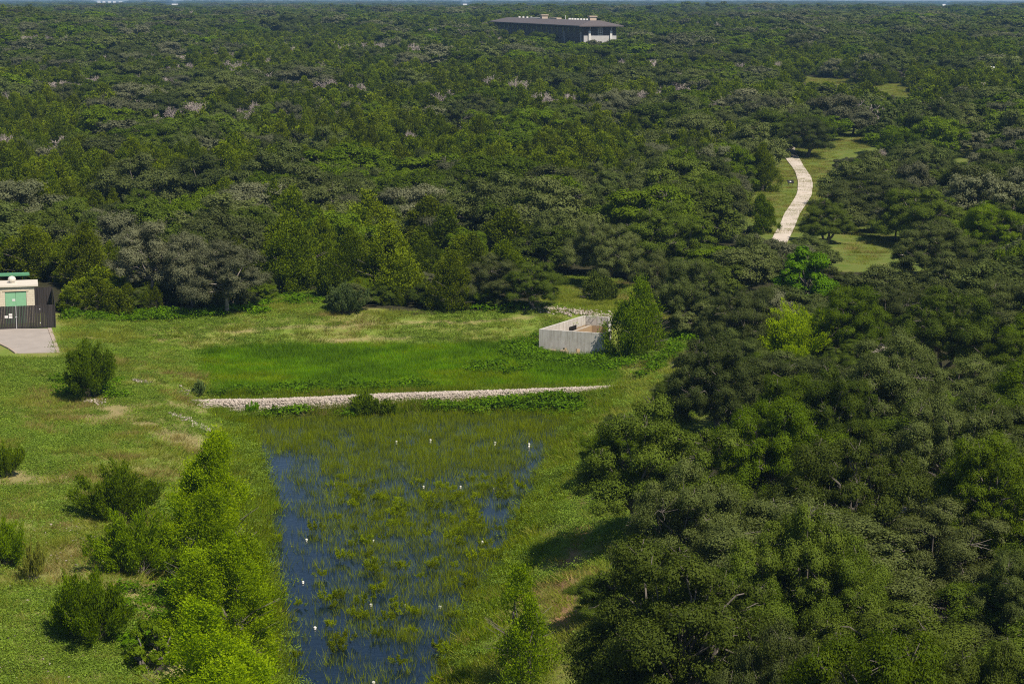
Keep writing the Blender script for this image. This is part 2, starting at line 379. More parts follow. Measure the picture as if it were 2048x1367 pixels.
def make_brush(seed, nstem, per, lsize, h=3.0, R=2.0, mk='brush', lean=0.8, wood='darkbark'):
    """many-stemmed shrub: fanned stems that carry upright brushes of fine leaves"""
    r = np.random.default_rng(seed); mb = MB(); C, A, N, T = [], [], [], []
    for i in range(nstem):
        a = r.uniform(0, 6.28); q = math.sqrt(r.uniform(0, 1)) * lean; hh = h * r.uniform(0.42, 1.08) * (1 - 0.3 * q * q)
        wob = 1 + .3 * math.sin(2 * a + seed) + .2 * math.sin(5 * a + seed); tip = np.array([math.cos(a) * R * q * wob, math.sin(a) * R * q * wob, hh]); b = np.array([math.cos(a), math.sin(a), 0]) * r.uniform(0, .25)
        mb.tube(b - [0, 0, .2], tip * 0.9, 0.022, 0.008, 3, False)
        ax = unit(tip - b + [0, 0, hh * 0.8])
        for s in range(4):
            sd = ax + r.normal(size=3) * (0.12 if s < 2 else 0.34); sd = sd / np.linalg.norm(sd); base = b + (tip - b) * r.uniform(0.40, 0.80); Ls = hh * r.uniform(0.26, 0.48)
            n = per // 4; u = r.uniform(0, 1, n)
            wd = 0.035 + 0.085 * np.sin(np.pi * np.clip(u * 0.85 + 0.12, 0, 1))
            p = base + np.outer(u * Ls, sd) + r.normal(size=(n, 3)) * wd[:, None] * (R / 2 + 0.2)
            C.append(p); A.append(sd + r.normal(size=(n, 3)) * 0.3); N.append(r.normal(size=(n, 3)) + unit(tip * [1, 1, 0]) * 0.5)
            T.append(np.clip(0.25 + 0.45 * u + r.normal(size=n) * 0.15, 0, 1))
    C = np.vstack(C); n = len(C); sz = lsize * r.uniform(0.6, 1.4, n); C[:, 2] = np.maximum(C[:, 2], 0.03)
    crown = leaves('shrub_foliage', C, np.vstack(A), np.vstack(N), sz * 1.7, sz * 0.55, np.concatenate(T), M[mk])
    return crown, mb.mesh('shrub_stems', M[wood])
def make_dead(seed, h=6.5, R=3.0, depth=4):
    r = np.random.default_rng(seed); mb = MB()
    def grow(p, d, L, rad, k):
        q = p + d * L; mid = (p + q) / 2 + r.normal(size=3) * L * 0.07
        mb.path([p, mid, q], [rad, rad * .85, rad * .7], 5 if k > 1 else 3)
        if k == 0: return
        for _ in range(r.integers(3, 5)):
            nd = d + r.normal(size=3) * 0.55 + [0, 0, 0.06]; nd /= np.linalg.norm(nd)
            grow(p + (q - p) * r.uniform(0.55, 1.0), nd, L * r.uniform(0.62, 0.85), max(rad * 0.62, 0.028), k - 1)
    for s in range(r.integers(2, 4)):
        d = np.array([r.uniform(-.5, .5), r.uniform(-.5, .5), 1.0]); d /= np.linalg.norm(d)
        grow(np.array([0, 0, -.3]), d, h * 0.36, 0.17, depth)
    return mb.mesh('dead_tree', M['deadwood'])
def make_tuft(seed, n, h, w, rad, mk, lean=0.35):
    r = np.random.default_rng(seed); b = np.zeros((n, 3)); b[:, :2] = r.normal(size=(n, 2)) * rad * 0.5
    hh = h * r.uniform(0.5, 1.1, n)
    t = b.copy(); t[:, :2] += r.normal(size=(n, 2)) * (hh * lean)[:, None] + b[:, :2] * 0.3; t[:, 2] = hh; b[:, 2] = -0.05
    return blades('tuft', b, t, w * r.uniform(.6, 1.3, n), np.clip(r.normal(0.5, .22, n), 0, 1), M[mk], r)
def make_cover(seed, n, rad, h, ls, mk):
    r = np.random.default_rng(seed); k = 9; lob = np.stack([r.normal(size=k) * rad * .55, r.normal(size=k) * rad * .55, r.uniform(.3, 1, k) * h], 1)
    i = r.integers(0, k, n); off = r.normal(size=(n, 3)) * [rad * .26, rad * .26, h * .22]; c = lob[i] + off; c[:, 2] = np.maximum(c[:, 2], 0.02)
    N = r.normal(size=(n, 3)) * .5 + [0, 0, 1.0] + off * [.6, .6, 0] / rad; sz = ls * r.uniform(.6, 1.4, n)
    return leaves('cover', c, np.cross(N, r.normal(size=(n, 3))), N, sz * 1.2, sz * .85, np.clip(r.uniform(.25, .75, k)[i] + r.normal(size=n) * .18, 0, 1), M[mk])

def hidden(name, *meshes):
    """a master object for scattering: one mesh (crown and trunk joined by hand)"""
    me = meshes[0]
    if len(meshes) > 1:
        vs, fs, mi, tint, off, mats = [], [], [], [], 0, []
        for k, q in enumerate(meshes):
            v = np.empty(len(q.vertices) * 3, np.float32); q.vertices.foreach_get('co', v); v = v.reshape(-1, 3)
            for p in q.polygons: fs.append([i + off for i in p.vertices]); mi.append(k)
            a = q.attributes.get('tint')
            tint += ([0.5] * len(q.polygons)) if a is None else [d.value for d in a.data]
            vs.append(v); off += len(v); mats.append(q.materials[0])
        me = bpy.data.meshes.new(name); me.from_pydata(np.vstack(vs).tolist(), [], fs)
        for m_ in mats: me.materials.append(m_)
        me.polygons.foreach_set('material_index', np.array(mi, np.int32))
        a = me.attributes.new('tint', 'FLOAT', 'FACE'); a.data.foreach_set('value', np.array(tint, np.float32)); me.update()
    o = bpy.data.objects.new(name, me); HID.objects.link(o); return o
def scatter(name, pts, rot, scl, idx, masters, label, cat):
    """ONE object of kind stuff: geometry nodes set the masters on its points"""
    c = bpy.data.collections.new(name + '_masters')
    for k, o in enumerate(masters):
        q = bpy.data.objects.new('%s_master_%02d' % (name, k), o.data); c.objects.link(q)
    me = bpy.data.meshes.new(name); n = len(pts); me.vertices.add(n); me.vertices.foreach_set('co', np.asarray(pts, np.float32).ravel())
    for nm, typ, dat, key in (('rot', 'FLOAT_VECTOR', rot, 'vector'), ('scl', 'FLOAT_VECTOR', scl, 'vector'), ('idx', 'INT', idx, 'value')):
        a = me.attributes.new(nm, typ, 'POINT')
        a.data.foreach_set(key, np.asarray(dat, np.int32 if typ == 'INT' else np.float32).ravel())
    me.update(); o = link_mesh(name, me)
    g = bpy.data.node_groups.new(name, 'GeometryNodeTree')
    g.interface.new_socket('Geometry', in_out='INPUT', socket_type='NodeSocketGeometry')
    g.interface.new_socket('Geometry', in_out='OUTPUT', socket_type='NodeSocketGeometry')
    N = g.nodes.new; gi, go, ip, ci = N('NodeGroupInput'), N('NodeGroupOutput'), N('GeometryNodeInstanceOnPoints'), N('GeometryNodeCollectionInfo')
    ci.inputs['Collection'].default_value = c; ci.inputs['Separate Children'].default_value = True; ci.inputs['Reset Children'].default_value = True
    L = g.links.new
    def na(nm, typ):
        a = N('GeometryNodeInputNamedAttribute'); a.data_type = typ; a.inputs[0].default_value = nm
        return [s for s in a.outputs if s.enabled][0]
    L(gi.outputs[0], ip.inputs['Points']); L(ci.outputs[0], ip.inputs['Instance']); ip.inputs['Pick Instance'].default_value = True
    L(na('idx', 'INT'), ip.inputs['Instance Index']); L(na('rot', 'FLOAT_VECTOR'), ip.inputs['Rotation']); L(na('scl', 'FLOAT_VECTOR'), ip.inputs['Scale'])
    L(ip.outputs[0], go.inputs[0])
    md = o.modifiers.new('scatter', 'NODES'); md.node_group = g
    return tag(o, label, cat, kind='stuff')

def line_dist(x, y, pxs):
    q = [PG(a, b)[:2] for a, b in pxs]; dd = np.full(np.shape(x), 1e9)
    for (ax, ay), (bx, by) in zip(q[:-1], q[1:]):
        tt = np.clip(((x - ax) * (bx - ax) + (y - ay) * (by - ay)) / ((bx - ax) ** 2 + (by - ay) ** 2), 0, 1); dd = np.minimum(dd, np.hypot(x - ax - tt * (bx - ax), y - ay - tt * (by - ay)))
    return dd
RUTS = [[(440, 660), (545, 655), (700, 652), (860, 645), (1000, 640), (1060, 634)], [(640, 680), (760, 677), (820, 676)]]
def ruts(x, y): return np.minimum(line_dist(x, y, RUTS[0]), line_dist(x, y, RUTS[1]))
# ================================================================== THE GROUND
OPEN_PX = [(-300, 640), (100, 632), (230, 632), (520, 618), (545, 585), (640, 580), (660, 622), (850, 622), (985, 620), (1075, 612), (1120, 560), (1160, 548),
           (1270, 570), (1330, 600), (1345, 660), (1390, 665), (1340, 735), (1250, 790), (1185, 815), (1150, 870), (1130, 950), (1180, 1010), (1230, 1080), (1160, 1110), (1135, 1200),
           (1140, 1270), (1200, 1500), (-300, 1500)]
CLEAR_PX = [[(1548, 470), (1500, 455), (1495, 395), (1560, 330), (1565, 290), (1600, 285), (1670, 305), (1660, 365), (1630, 400), (1590, 470)],
            [(1690, 445), (1780, 470), (1790, 500), (1730, 530), (1695, 530)], [(1670, 275), (1740, 275), (1735, 300), (1665, 303)],
            [(1585, 152), (1660, 158), (1715, 158), (1715, 170), (1590, 166)], [(1900, 292), (1945, 295), (1945, 318), (1900, 315)],
            [(1740, 165), (1820, 172), (1815, 195), (1800, 195), (1740, 172)], [(1700, 650), (1730, 650), (1720, 675), (1690, 675)],
            [(1905, 690), (1955, 700), (1950, 745), (1915, 745)]]
def build_ground():
    ys = np.concatenate([[-120, -60, -20, 10, 30], np.linspace(42, 85, 50)[:-1], np.linspace(85, 225, 360)[:-1], np.linspace(225, 450, 300)[:-1], 450 * (12000 / 450.0) ** np.linspace(0, 1, 360)])
    ts = np.linspace(-1, 1, 361); ts = 1.25 * np.sign(ts) * (0.55 * np.abs(ts) + 0.45 * np.abs(ts) ** 3)
    Y = np.repeat(ys[:, None], len(ts), 1); X = ts[None, :] * (0.42 * np.maximum(Y, 0) + 42)
    Z = H(X.ravel(), Y.ravel()).reshape(X.shape)
    ny, nx = X.shape
    i = np.arange(ny * nx).reshape(ny, nx)
    f = np.stack([i[:-1, :-1], i[:-1, 1:], i[1:, 1:], i[1:, :-1]], -1).reshape(-1, 4)
    x, y, z = X.ravel(), Y.ravel(), Z.ravel()
    me = raw_mesh('ground', np.stack([x, y, z], 1), f, None, smooth=True)
    px, py, _ = project(x, y, z)
    j = (fbm(x, y, 4, 21) - 0.5) * 26
    op = (inpoly(px + j, py + j, OPEN_PX) | (sdf(x, y, POND) < 10 + j * .15)) & (y < 262)
    cl = np.zeros(x.shape, bool)
    for c in CLEAR_PX: cl |= inpoly(px, py, c)
    lawn = (x > 30) & (y > 215) & (y < 420) & ~op
    lush = sstep(1.2, -1.2, sdf(x, y, UPPER) + j * 0.05)
    mud = sstep(1.6, 0.0, sdf(x, y, POND) + j * 0.05)
    dryv = .65 * sstep(.42, .26, fbm(x, y, 7, 51) + .2 * ((x > 0) & (y < 150)) + .16 * (y > 172) + (noise(x, y, 1.1, 59) - .5) * .16)
    def trail(pxs, wd):
        pts_ = [tuple(PG(a_, b_)[:2]) for a_, b_ in pxs]; dd = np.full(x.shape, 1e9)
        for (ax, ay), (bx, by) in zip(pts_[:-1], pts_[1:]):
            tt = np.clip(((x - ax) * (bx - ax) + (y - ay) * (by - ay)) / ((bx - ax) ** 2 + (by - ay) ** 2), 0, 1); dd = np.minimum(dd, np.hypot(x - ax - tt * (bx - ax), y - ay - tt * (by - ay)))
        return sstep(wd, wd * .3, dd + (noise(x, y, 1.3, 60) - .5) * wd)
    dryv = np.maximum(dryv, .5 * np.maximum(trail([(112, 960), (115, 1020), (145, 1070), (95, 1180), (55, 1290), (75, 1367)], 1.0), trail([(410, 850), (440, 900), (475, 960)], .7)))
    red = np.maximum(trail([(1172, 1050), (1140, 1120), (1126, 1200), (1130, 1260)], .8), .9 * trail([(1090, 1000), (1180, 1000)], 1.2) * noise(x, y, 2, 61))
    red = np.maximum(red, .8 * trail([(1240, 745), (1290, 705), (1330, 690)], .9))
    dryv = np.maximum(dryv, .6 * sstep(.5, .1, ruts(x, y)))
    for nm, d in (('dry', dryv), ('red', red), ('open', (op | cl | lawn).astype(float)), ('lush', lush), ('mud', mud), ('lawn', (cl | lawn).astype(float) * (~op))):
        a = me.attributes.new(nm, 'FLOAT', 'POINT'); a.data.foreach_set('value', d.astype(np.float32))
    m, nt, b = mat('soil_and_turf')
    n1 = ntex(nt, 0.16, 6, 0.65); n2 = ntex(nt, 1.3, 6, 0.7); n3 = ntex(nt, 0.45, 5, 0.6)
    shaded_litter = ramp(nt, [(0.3, (0.026, 0.030, 0.012)), (0.55, (0.046, 0.042, 0.022)), (0.75, (0.04, 0.058, 0.014))]); nt.links.new(n2.outputs[0], shaded_litter.inputs[0])  # leaf litter under the trees, its colour darkened to stand in for their shade
    turf = ramp(nt, [(0.32, (0.120, 0.190, 0.026)), (0.47, (0.175, 0.235, 0.040)), (0.58, (0.240, 0.235, 0.070)), (0.70, (0.340, 0.250, 0.130))])
    mm = nt.nodes.new('ShaderNodeMix'); mm.inputs[0].default_value = 0.45
    nt.links.new(n1.outputs[0], mm.inputs[2]); nt.links.new(n2.outputs[0], mm.inputs[3]); nt.links.new(mm.outputs[0], turf.inputs[0])
    lawnc = ramp(nt, [(0.35, (0.100, 0.150, 0.024)), (0.6, (0.150, 0.175, 0.040)), (0.75, (0.20, 0.185, 0.065))]); nt.links.new(n3.outputs[0], lawnc.inputs[0])
    lushc = ramp(nt, [(0.35, (0.090, 0.200, 0.005)), (0.65, (0.150, 0.270, 0.007))]); nt.links.new(n3.outputs[0], lushc.inputs[0])
    mudc = ramp(nt, [(0.35, (0.030, 0.034, 0.014)), (0.65, (0.055, 0.062, 0.020))]); nt.links.new(n2.outputs[0], mudc.inputs[0])
    c = mix(nt, shaded_litter.outputs[0], turf.outputs[0], attr(nt, 'open').outputs['Fac'])
    soil = ramp(nt, [(0.3, (0.26, 0.22, 0.10)), (0.6, (0.35, 0.265, 0.145)), (0.8, (0.25, 0.24, 0.09))]); nt.links.new(n2.outputs[0], soil.inputs[0])
    ms_ = nt.nodes.new('ShaderNodeMath'); ms_.operation = 'MULTIPLY'; nt.links.new(attr(nt, 'dry').outputs['Fac'], ms_.inputs[0]); nt.links.new(attr(nt, 'open').outputs['Fac'], ms_.inputs[1])
    c = mix(nt, c, soil.outputs[0], ms_.outputs[0])
    c = mix(nt, c, (0.33, 0.20, 0.105), attr(nt, 'red').outputs['Fac'])
    c = mix(nt, c, lawnc.outputs[0], attr(nt, 'lawn').outputs['Fac'])
    c = mix(nt, c, lushc.outputs[0], attr(nt, 'lush').outputs['Fac'])
    c = mix(nt, c, mudc.outputs[0], attr(nt, 'mud').outputs['Fac'])
    nt.links.new(c, b.inputs['Base Color']); setp(b, Roughness=1.0); b.inputs['Specular IOR Level'].default_value = 0.1
    bp = nt.nodes.new('ShaderNodeBump'); bp.inputs['Strength'].default_value = 0.6; bp.inputs['Distance'].default_value = 0.25
    nt.links.new(n2.outputs[0], bp.inputs['Height']); nt.links.new(bp.outputs[0], b.inputs['Normal'])
    me.materials.append(m)
    tag(link_mesh('ground', me), kind='structure')
build_ground()

# ------------------------------------------------------------------ pond water
def build_water():
    pts = [P(a, b, WATER_Z) for a, b in POND_PX]; c = np.mean([p[:2] for p in pts], 0)
    out = []
    for p in pts:
        d = p[:2] - c; out.append(c + d * (1 + 1.6 / np.linalg.norm(d)))
    me = bpy.data.meshes.new('pond_water'); me.from_pydata([(q[0], q[1], WATER_Z) for q in out], [], [list(range(len(out)))]); me.update()
    m, nt, b = mat('pond_water')
    setp(b, Base_Color=(0.004, 0.012, 0.026, 1), Roughness=0.06, IOR=1.33)
    n = ntex(nt, 2.6, 3, 0.5); bp = nt.nodes.new('ShaderNodeBump'); bp.inputs['Strength'].default_value = 0.25; bp.inputs['Distance'].default_value = 0.05
    nt.links.new(n.outputs[0], bp.inputs['Height']); nt.links.new(bp.outputs[0], b.inputs['Normal'])
    me.materials.append(m); tag(link_mesh('pond_water', me), kind='structure')
build_water()

# ------------------------------------------------------------------ gravel paths
M['gravel'] = plain('limestone_gravel', (0.56, 0.49, 0.42), 0.95, var=0.11, scale=.5)
M['concrete_pad'] = plain('pad_concrete', (0.37, 0.325, 0.29), 0.9, var=0.10, scale=0.7)
M['dullgravel'] = plain('dull_gravel', (0.36, 0.31, 0.27), 0.95, var=0.15, scale=.8)  # darker gravel for the woodland path
def ribbon(name, px, width, lift, m, n=90):
    pts = np.array([PG(a, b) for a, b in px]); t = np.linspace(0, len(pts) - 1, n); k = np.arange(len(pts))
    def sm(v):
        q = np.interp(t, k, v)
        for _ in range(6): q[1:-1] = (q[:-2] + q[2:] + 2 * q[1:-1]) / 4
        return q
    x, y = sm(pts[:, 0]), sm(pts[:, 1]); tx, ty = np.gradient(x), np.gradient(y); L = np.hypot(tx, ty); nx, ny = -ty / L, tx / L
    ww = np.interp(t, k, width) * 0.5; cs = np.linspace(-1, 1, 7)
    V = []
    for c in cs:
        e = 1 + (noise(x, y, 9, 77 + (c > 0)) - .5) * .3 if abs(c) == 1 else 1.0
        X, Y = x + nx * ww * c * e, y + ny * ww * c * e; V.append(np.stack([X, Y, H(X, Y) + lift], 1))
    V = np.array(V); i = np.arange(7 * n).reshape(7, n)
    f = np.stack([i[:-1, :-1], i[:-1, 1:], i[1:, 1:], i[1:, :-1]], -1).reshape(-1, 4)
    return tag(link_mesh(name, raw_mesh(name, V.reshape(-1, 3), f[:, ::-1], m, smooth=True)), kind='structure')
ribbon('gravel_path', [(1535, 530), (1552, 498), (1568, 466), (1587, 424), (1606, 392), (1613, 374), (1602, 340), (1583, 314), (1577, 302), (1583, 289), (1594, 270), (1597, 255)],
       [1.9, 1.9, 1.9, 2.0, 2.2, 2.3, 2.1, 2.4, 2.2, 1.8, 1.5, 1.3], 0.13, M['gravel'])
ribbon('side_path', [(1790, 512), (1850, 508), (1910, 500), (1990, 488)], [1.2] * 4, 0.13, M['gravel'])
ribbon('woodland_path', [(1704, 632), (1705, 650), (1740, 700), (1800, 755), (1830, 785), (1850, 830), (1870, 900), (1880, 1000), (1860, 1100), (1850, 1190), (1880, 1215), (2060, 1230)],
       [3.6, 3.6, 3.6, 3.6, 4, 4, 4, 4, 4.5, 5.5, 5.5, 6], 0.13, M['dullgravel'])

# ------------------------------------------------------------------ rock berm between the two basins
M['rock'] = leaf_mat('limestone_rocks', (0.13, 0.10, 0.08), (0.34, 0.29, 0.25), (0.52, 0.46, 0.41), (0.36, 0.31, 0.27), 0.0, 0.95, 0.1)
def rocks_mesh(name, pts, size, seed, flat=0.75):
    """many small angular stones in one mesh"""
    r = np.random.default_rng(seed); n = len(pts)
    base = np.array([(1, 0, 0), (-1, 0, 0), (0, 1, 0), (0, -1, 0), (0, 0, 1), (0, 0, -1), (.6, .6, .55), (-.6, -.6, .5)], float)
    fc = np.array([(0, 6, 4), (6, 2, 4), (2, 1, 4), (1, 7, 4), (7, 3, 4), (3, 0, 4), (0, 2, 6), (2, 0, 5), (1, 2, 5), (3, 1, 5), (0, 3, 5), (1, 3, 7)])
    v = base[None] * r.uniform(0.6, 1.25, (n, 8, 1)) * np.asarray(size)[:, None, None] * 0.5
    a = r.uniform(0, 6.28, n); ca, sa = np.cos(a)[:, None], np.sin(a)[:, None]
    tl = r.normal(size=n)[:, None] * 0.4
    x = v[:, :, 0] * ca - v[:, :, 1] * sa; y = v[:, :, 0] * sa + v[:, :, 1] * ca; z = v[:, :, 2] * flat + x * tl * 0.4
    V = np.stack([x, y, z], -1) + np.asarray(pts)[:, None, :]
    f = (fc[None] + (np.arange(n) * 8)[:, None, None]).reshape(-1, 3)
    return raw_mesh(name, V.reshape(-1, 3), f, M['rock'], tint=np.repeat(np.clip(r.normal(.55, .28, n), 0, 1), len(fc)))
def build_berm():
    top = [P(a, b, -1.85) for a, b in [(374, 799), (560, 796), (800, 785), (1000, 779), (1262, 769)]]
    t = np.linspace(0, len(top) - 1, 120); k = np.arange(len(top)); arr = np.array(top)
    x = np.interp(t, k, arr[:, 0]); y = np.interp(t, k, arr[:, 1])
    tx, ty = np.gradient(x), np.gradient(y); L = np.hypot(tx, ty); nx, ny = ty / L, -tx / L      # towards the pond
    prof = [(-0.8, -2.7), (-.1, -2.0), (0.15, -1.90), (0.75, -1.92), (0.95, -2.15), (1.35, -3.1)]
    V = np.array([np.stack([x + nx * o, y + ny * o, np.full(120, z)], 1) for o, z in prof]); i = np.arange(6 * 120).reshape(6, 120)
    f = np.stack([i[:-1, :-1], i[:-1, 1:], i[1:, 1:], i[1:, :-1]], -1).reshape(-1, 4)
    root = empty('rock_berm', (float(x[60]), float(y[60]), -3.0))
    tag(root, 'long low check dam of pale limestone rocks crossing the basin between bright grass and pond', 'rock dam')
    off = np.array([x[60], y[60], -3.0])
    link_mesh('core', raw_mesh('core', V.reshape(-1, 3) - off, f, M['bermcore'], smooth=True), root)
    r = np.random.default_rng(4); n = 15000
    s = r.uniform(0, 119, n); q = r.uniform(-0.4, 1.32, n)
    X = np.interp(s, np.arange(120), x) + np.interp(s, np.arange(120), nx) * q; Y = np.interp(s, np.arange(120), y) + np.interp(s, np.arange(120), ny) * q
    Z = np.interp(q, [p[0] for p in prof], [p[1] for p in prof]) + r.uniform(-.02, .06, n); Z = np.maximum(Z, H(X, Y) + .03)
    st = link_mesh('stones', rocks_mesh('stones', np.stack([X, Y, Z], 1) - off, r.uniform(0.08, 0.27, n), 9), root)
    tag(st, kind='stuff')
M['bermcore'] = plain('berm_core', (0.36, 0.31, 0.27), 0.95, var=0.3, scale=5)
build_berm()
def riprap(name, px, n, wd, size, label, seed):
    pts = np.array([PG(a, b) for a, b in px]); r = np.random.default_rng(seed); t = r.uniform(0, len(pts) - 1, n); k = np.arange(len(pts))
    x = np.interp(t, k, pts[:, 0]) + r.normal(size=n) * wd; y = np.interp(t, k, pts[:, 1]) + r.normal(size=n) * wd * 1.4
    z = H(x, y) + 0.05
    o = link_mesh(name, rocks_mesh(name, np.stack([x, y, z], 1), r.uniform(size * .6, size * 1.4, n), seed)); tag(o, label, 'rocks', kind='stuff')
riprap('riprap', [(1060, 618), (1110, 620), (1160, 625), (1215, 633), (1235, 640)], 420, 0.45, 0.34, 'row of loose white rocks behind the concrete box', 3)
riprap('rubble', [(280, 762), (292, 768)], 45, 0.35, 0.28, 'small spill of white rocks beside the bushy shrub on the left bank', 5)
riprap('rubble', [(374, 838), (396, 848), (408, 858)], 130, 0.35, 0.30, 'white rock spill on the left bank below the end of the rock dam', 6)
riprap('rubble', [(345, 828), (352, 832)], 30, 0.25, 0.26, 'few white rocks half hidden in turf above the larger rock spill', 7)
riprap('rubble', [(170, 800), (205, 808)], 45, 0.3, 0.26, 'white rocks showing at the foot of the bushy shrub on the left bank', 8)
riprap('rubble', [(368, 782), (378, 786)], 30, 0.2, 0.24, 'few white rocks at the left end of the bright grass', 10)
riprap('rubble', [(125, 1050), (150, 1075), (110, 1120), (60, 1280), (40, 1330), (95, 1345)], 150, 1.4, 0.14, 'scattered pale stones on the bare soil of the near left bank', 12)

# ------------------------------------------------------------------ concrete box (forebay) by the bright grass
def concrete():
    m, nt, b = mat('weathered_concrete')
    tc = nt.nodes.new('ShaderNodeTexCoord'); sx = nt.nodes.new('ShaderNodeSeparateXYZ'); nt.links.new(tc.outputs['Object'], sx.inputs[0])
    n = ntex(nt, 1.6, 6, 0.7); mp = nt.nodes.new('ShaderNodeMapping'); mp.inputs['Scale'].default_value = (5, 5, 0.5)
    n2 = nt.nodes.new('ShaderNodeTexNoise'); n2.inputs['Scale'].default_value = 1.2; n2.inputs['Detail'].default_value = 5
    nt.links.new(tc.outputs['Object'], mp.inputs[0]); nt.links.new(mp.outputs[0], n2.inputs['Vector'])
    a = ramp(nt, [(0.3, (0.46, 0.43, 0.395)), (0.7, (0.63, 0.60, 0.56))]); nt.links.new(n.outputs[0], a.inputs[0])
    st = ramp(nt, [(0.42, (1, 1, 1)), (0.68, (0.66, 0.62, 0.58))]); nt.links.new(n2.outputs[0], st.inputs[0])
    c = mix(nt, a.outputs[0], st.outputs[0], 0.8, 'MULTIPLY')
    ad = nt.nodes.new('ShaderNodeMath'); ad.operation = 'MULTIPLY_ADD'; ad.inputs[1].default_value = 0.35; nt.links.new(n2.outputs[0], ad.inputs[0]); nt.links.new(sx.outputs[2], ad.inputs[2])
    tl = ramp(nt, [(0.0, (1, 1, 1)), (1, (1, 1, 1))]); e = tl.color_ramp.elements; e[0].color = (1, 1, 1, 1); e[0].position = 0.73; e[1].color = (0, 0, 0, 1); e[1].position = 0.78
    mr = nt.nodes.new('ShaderNodeMapRange'); mr.inputs[1].default_value = 0.0; mr.inputs[2].default_value = 2.2; nt.links.new(ad.outputs[0], mr.inputs[0]); nt.links.new(mr.outputs[0], tl.inputs[0])
    return m, nt, b, c, tl
def build_box():
    m, nt, b, c, tl = concrete(); nt.links.new(c, b.inputs['Base Color']); setp(b, Roughness=0.9); M['concrete'] = m
    m, nt, b, c, tl = concrete(); c2 = mix(nt, c, (0.36, 0.255, 0.15), tl.outputs[0]); nt.links.new(c2, b.inputs['Base Color']); setp(b, Roughness=0.9); M['concrete_in'] = m
    A = BOX_A; ang = BOX_ANG; W_, L_, z0 = BOX_W, BOX_L, -2.5
    root = empty('concrete_box', (A[0], A[1], z0))
    tag(root, 'open weathered concrete inlet box with stained inner walls at the edge of the bright grass', 'concrete structure')
    th = 0.28; hgt = -0.15 - z0
    pts = [np.array(q) - A[:2] for q in BOX]; cen = np.mean(pts, 0)
    inn = []
    for i in range(5):                                  # inner outline: each side moved in by the wall thickness
        p0, p1, p2 = pts[i - 1], pts[i], pts[(i + 1) % 5]
        d1, d2 = unit((p1 - p0)[None])[0], unit((p2 - p1)[None])[0]; n1, n2 = np.array([-d1[1], d1[0]]), np.array([-d2[1], d2[0]])
        k = (n1 + n2) / (1 + n1 @ n2); inn.append(p1 + k * th)
    def seg(i, t0, t1, z_0, z_1, mb):
        j = (i + 1) % 5; L_ = lambda a, b, t: tuple(a + (b - a) * t)
        mb.prism([L_(pts[i], pts[j], t0), L_(pts[i], pts[j], t1), L_(inn[i], inn[j], t1), L_(inn[i], inn[j], t0)], z_0, z_1)
    f = MB()
    for t0, t1, z_0 in ((0, .36, 0), (.36, .42, .8), (.42, .56, 0), (.56, .62, .8), (.62, 1, 0)): seg(0, t0, t1, z_0, hgt, f)
    f.build('front_wall', M['concrete'], root)
    for i, nm in ((1, 'corner_wall'), (2, 'side_wall'), (3, 'back_wall'), (4, 'side_wall')):
        w_ = MB(); seg(i, 0, 1, 0, hgt, w_); w_.build(nm, M['concrete' if i < 3 else 'concrete_in'], root)
    p0, p1 = P(1146, 663, -1.0)[:2] - A[:2], P(1198, 645, -1.0)[:2] - A[:2]; d = unit((p1 - p0)[None])[0]; n_ = np.array([-d[1], d[0]]) * .25
    MB().prism([tuple(p0), tuple(p1), tuple(p1 + n_), tuple(p0 + n_)], 0.05, hgt - .85).build('partition_wall', M['concrete_in'], root)
    p0, p1 = P(1172, 650, -1.1)[:2] - A[:2], P(1160, 648, -1.1)[:2] - A[:2]; d = unit((p1 - p0)[None])[0]; n_ = np.array([-d[1], d[0]]) * .25
    MB().prism([tuple(p0), tuple(p1), tuple(p1 - n_), tuple(p0 - n_)], 0.05, hgt - 1.0).build('partition_wall', M['concrete_in'], root)
    fl = MB(); fl.prism([tuple(q) for q in inn], 0.02, 0.12); fl.build('floor_slab', M['concrete_in'], root)
    a0, a1 = inn[4], inn[0]; d = unit((a1 - a0)[None])[0]; n_ = np.array([-d[1], d[0]]) * .012; q0 = a0 + (a1 - a0) * .22; q1 = a0 + (a1 - a0) * .40
    MB().prism([tuple(q0 - n_), tuple(q1 - n_), tuple(q1 + n_), tuple(q0 + n_)], hgt - 1.05, hgt - .58).build('opening', plain('dark_hole', (0.012, 0.011, 0.010), 0.9), root)
    r = np.random.default_rng(2)
    c_, s_ = math.cos(ang), math.sin(ang)
    k = 0
    for gx, where in ((0.55, 'leftmost'), (1.45, 'left of the first outlet of'), (2.62, 'between the outlets of'), (3.75, 'right of the outlets of')):
        for lv in range(2 if gx in (1.45, 2.62) else 1):
            x0, y0 = gx, -0.55 - 0.25 * lv * 0
            X = A[0] + c_ * x0 - s_ * y0; Y = A[1] + s_ * x0 + c_ * y0
            bl = MB(); bl.box(-.38, .38, -.2, .2, 0, .17); o = bl.build('stone_block', plain('block_%d' % k, (0.38, 0.29, 0.22), 0.95, var=.3)); k += 1
            zz = max(H1(X, Y), -2.2)
            o.location = (X, Y, zz + 0.02 + 0.2 * lv); o.rotation_euler = (0, 0, ang + r.uniform(-.06, .06))
            tag(o, ('upper' if lv else 'lower') + ' brown splash block ' + where + (' of those before ' if where == 'leftmost' else ' ') + 'the concrete box', 'block', 'splash blocks')
            bm_bevel(o, 0.03)
def bm_bevel(o, w):
    md = o.modifiers.new('bevel', 'BEVEL'); md.width = w; md.segments = 2
build_box()

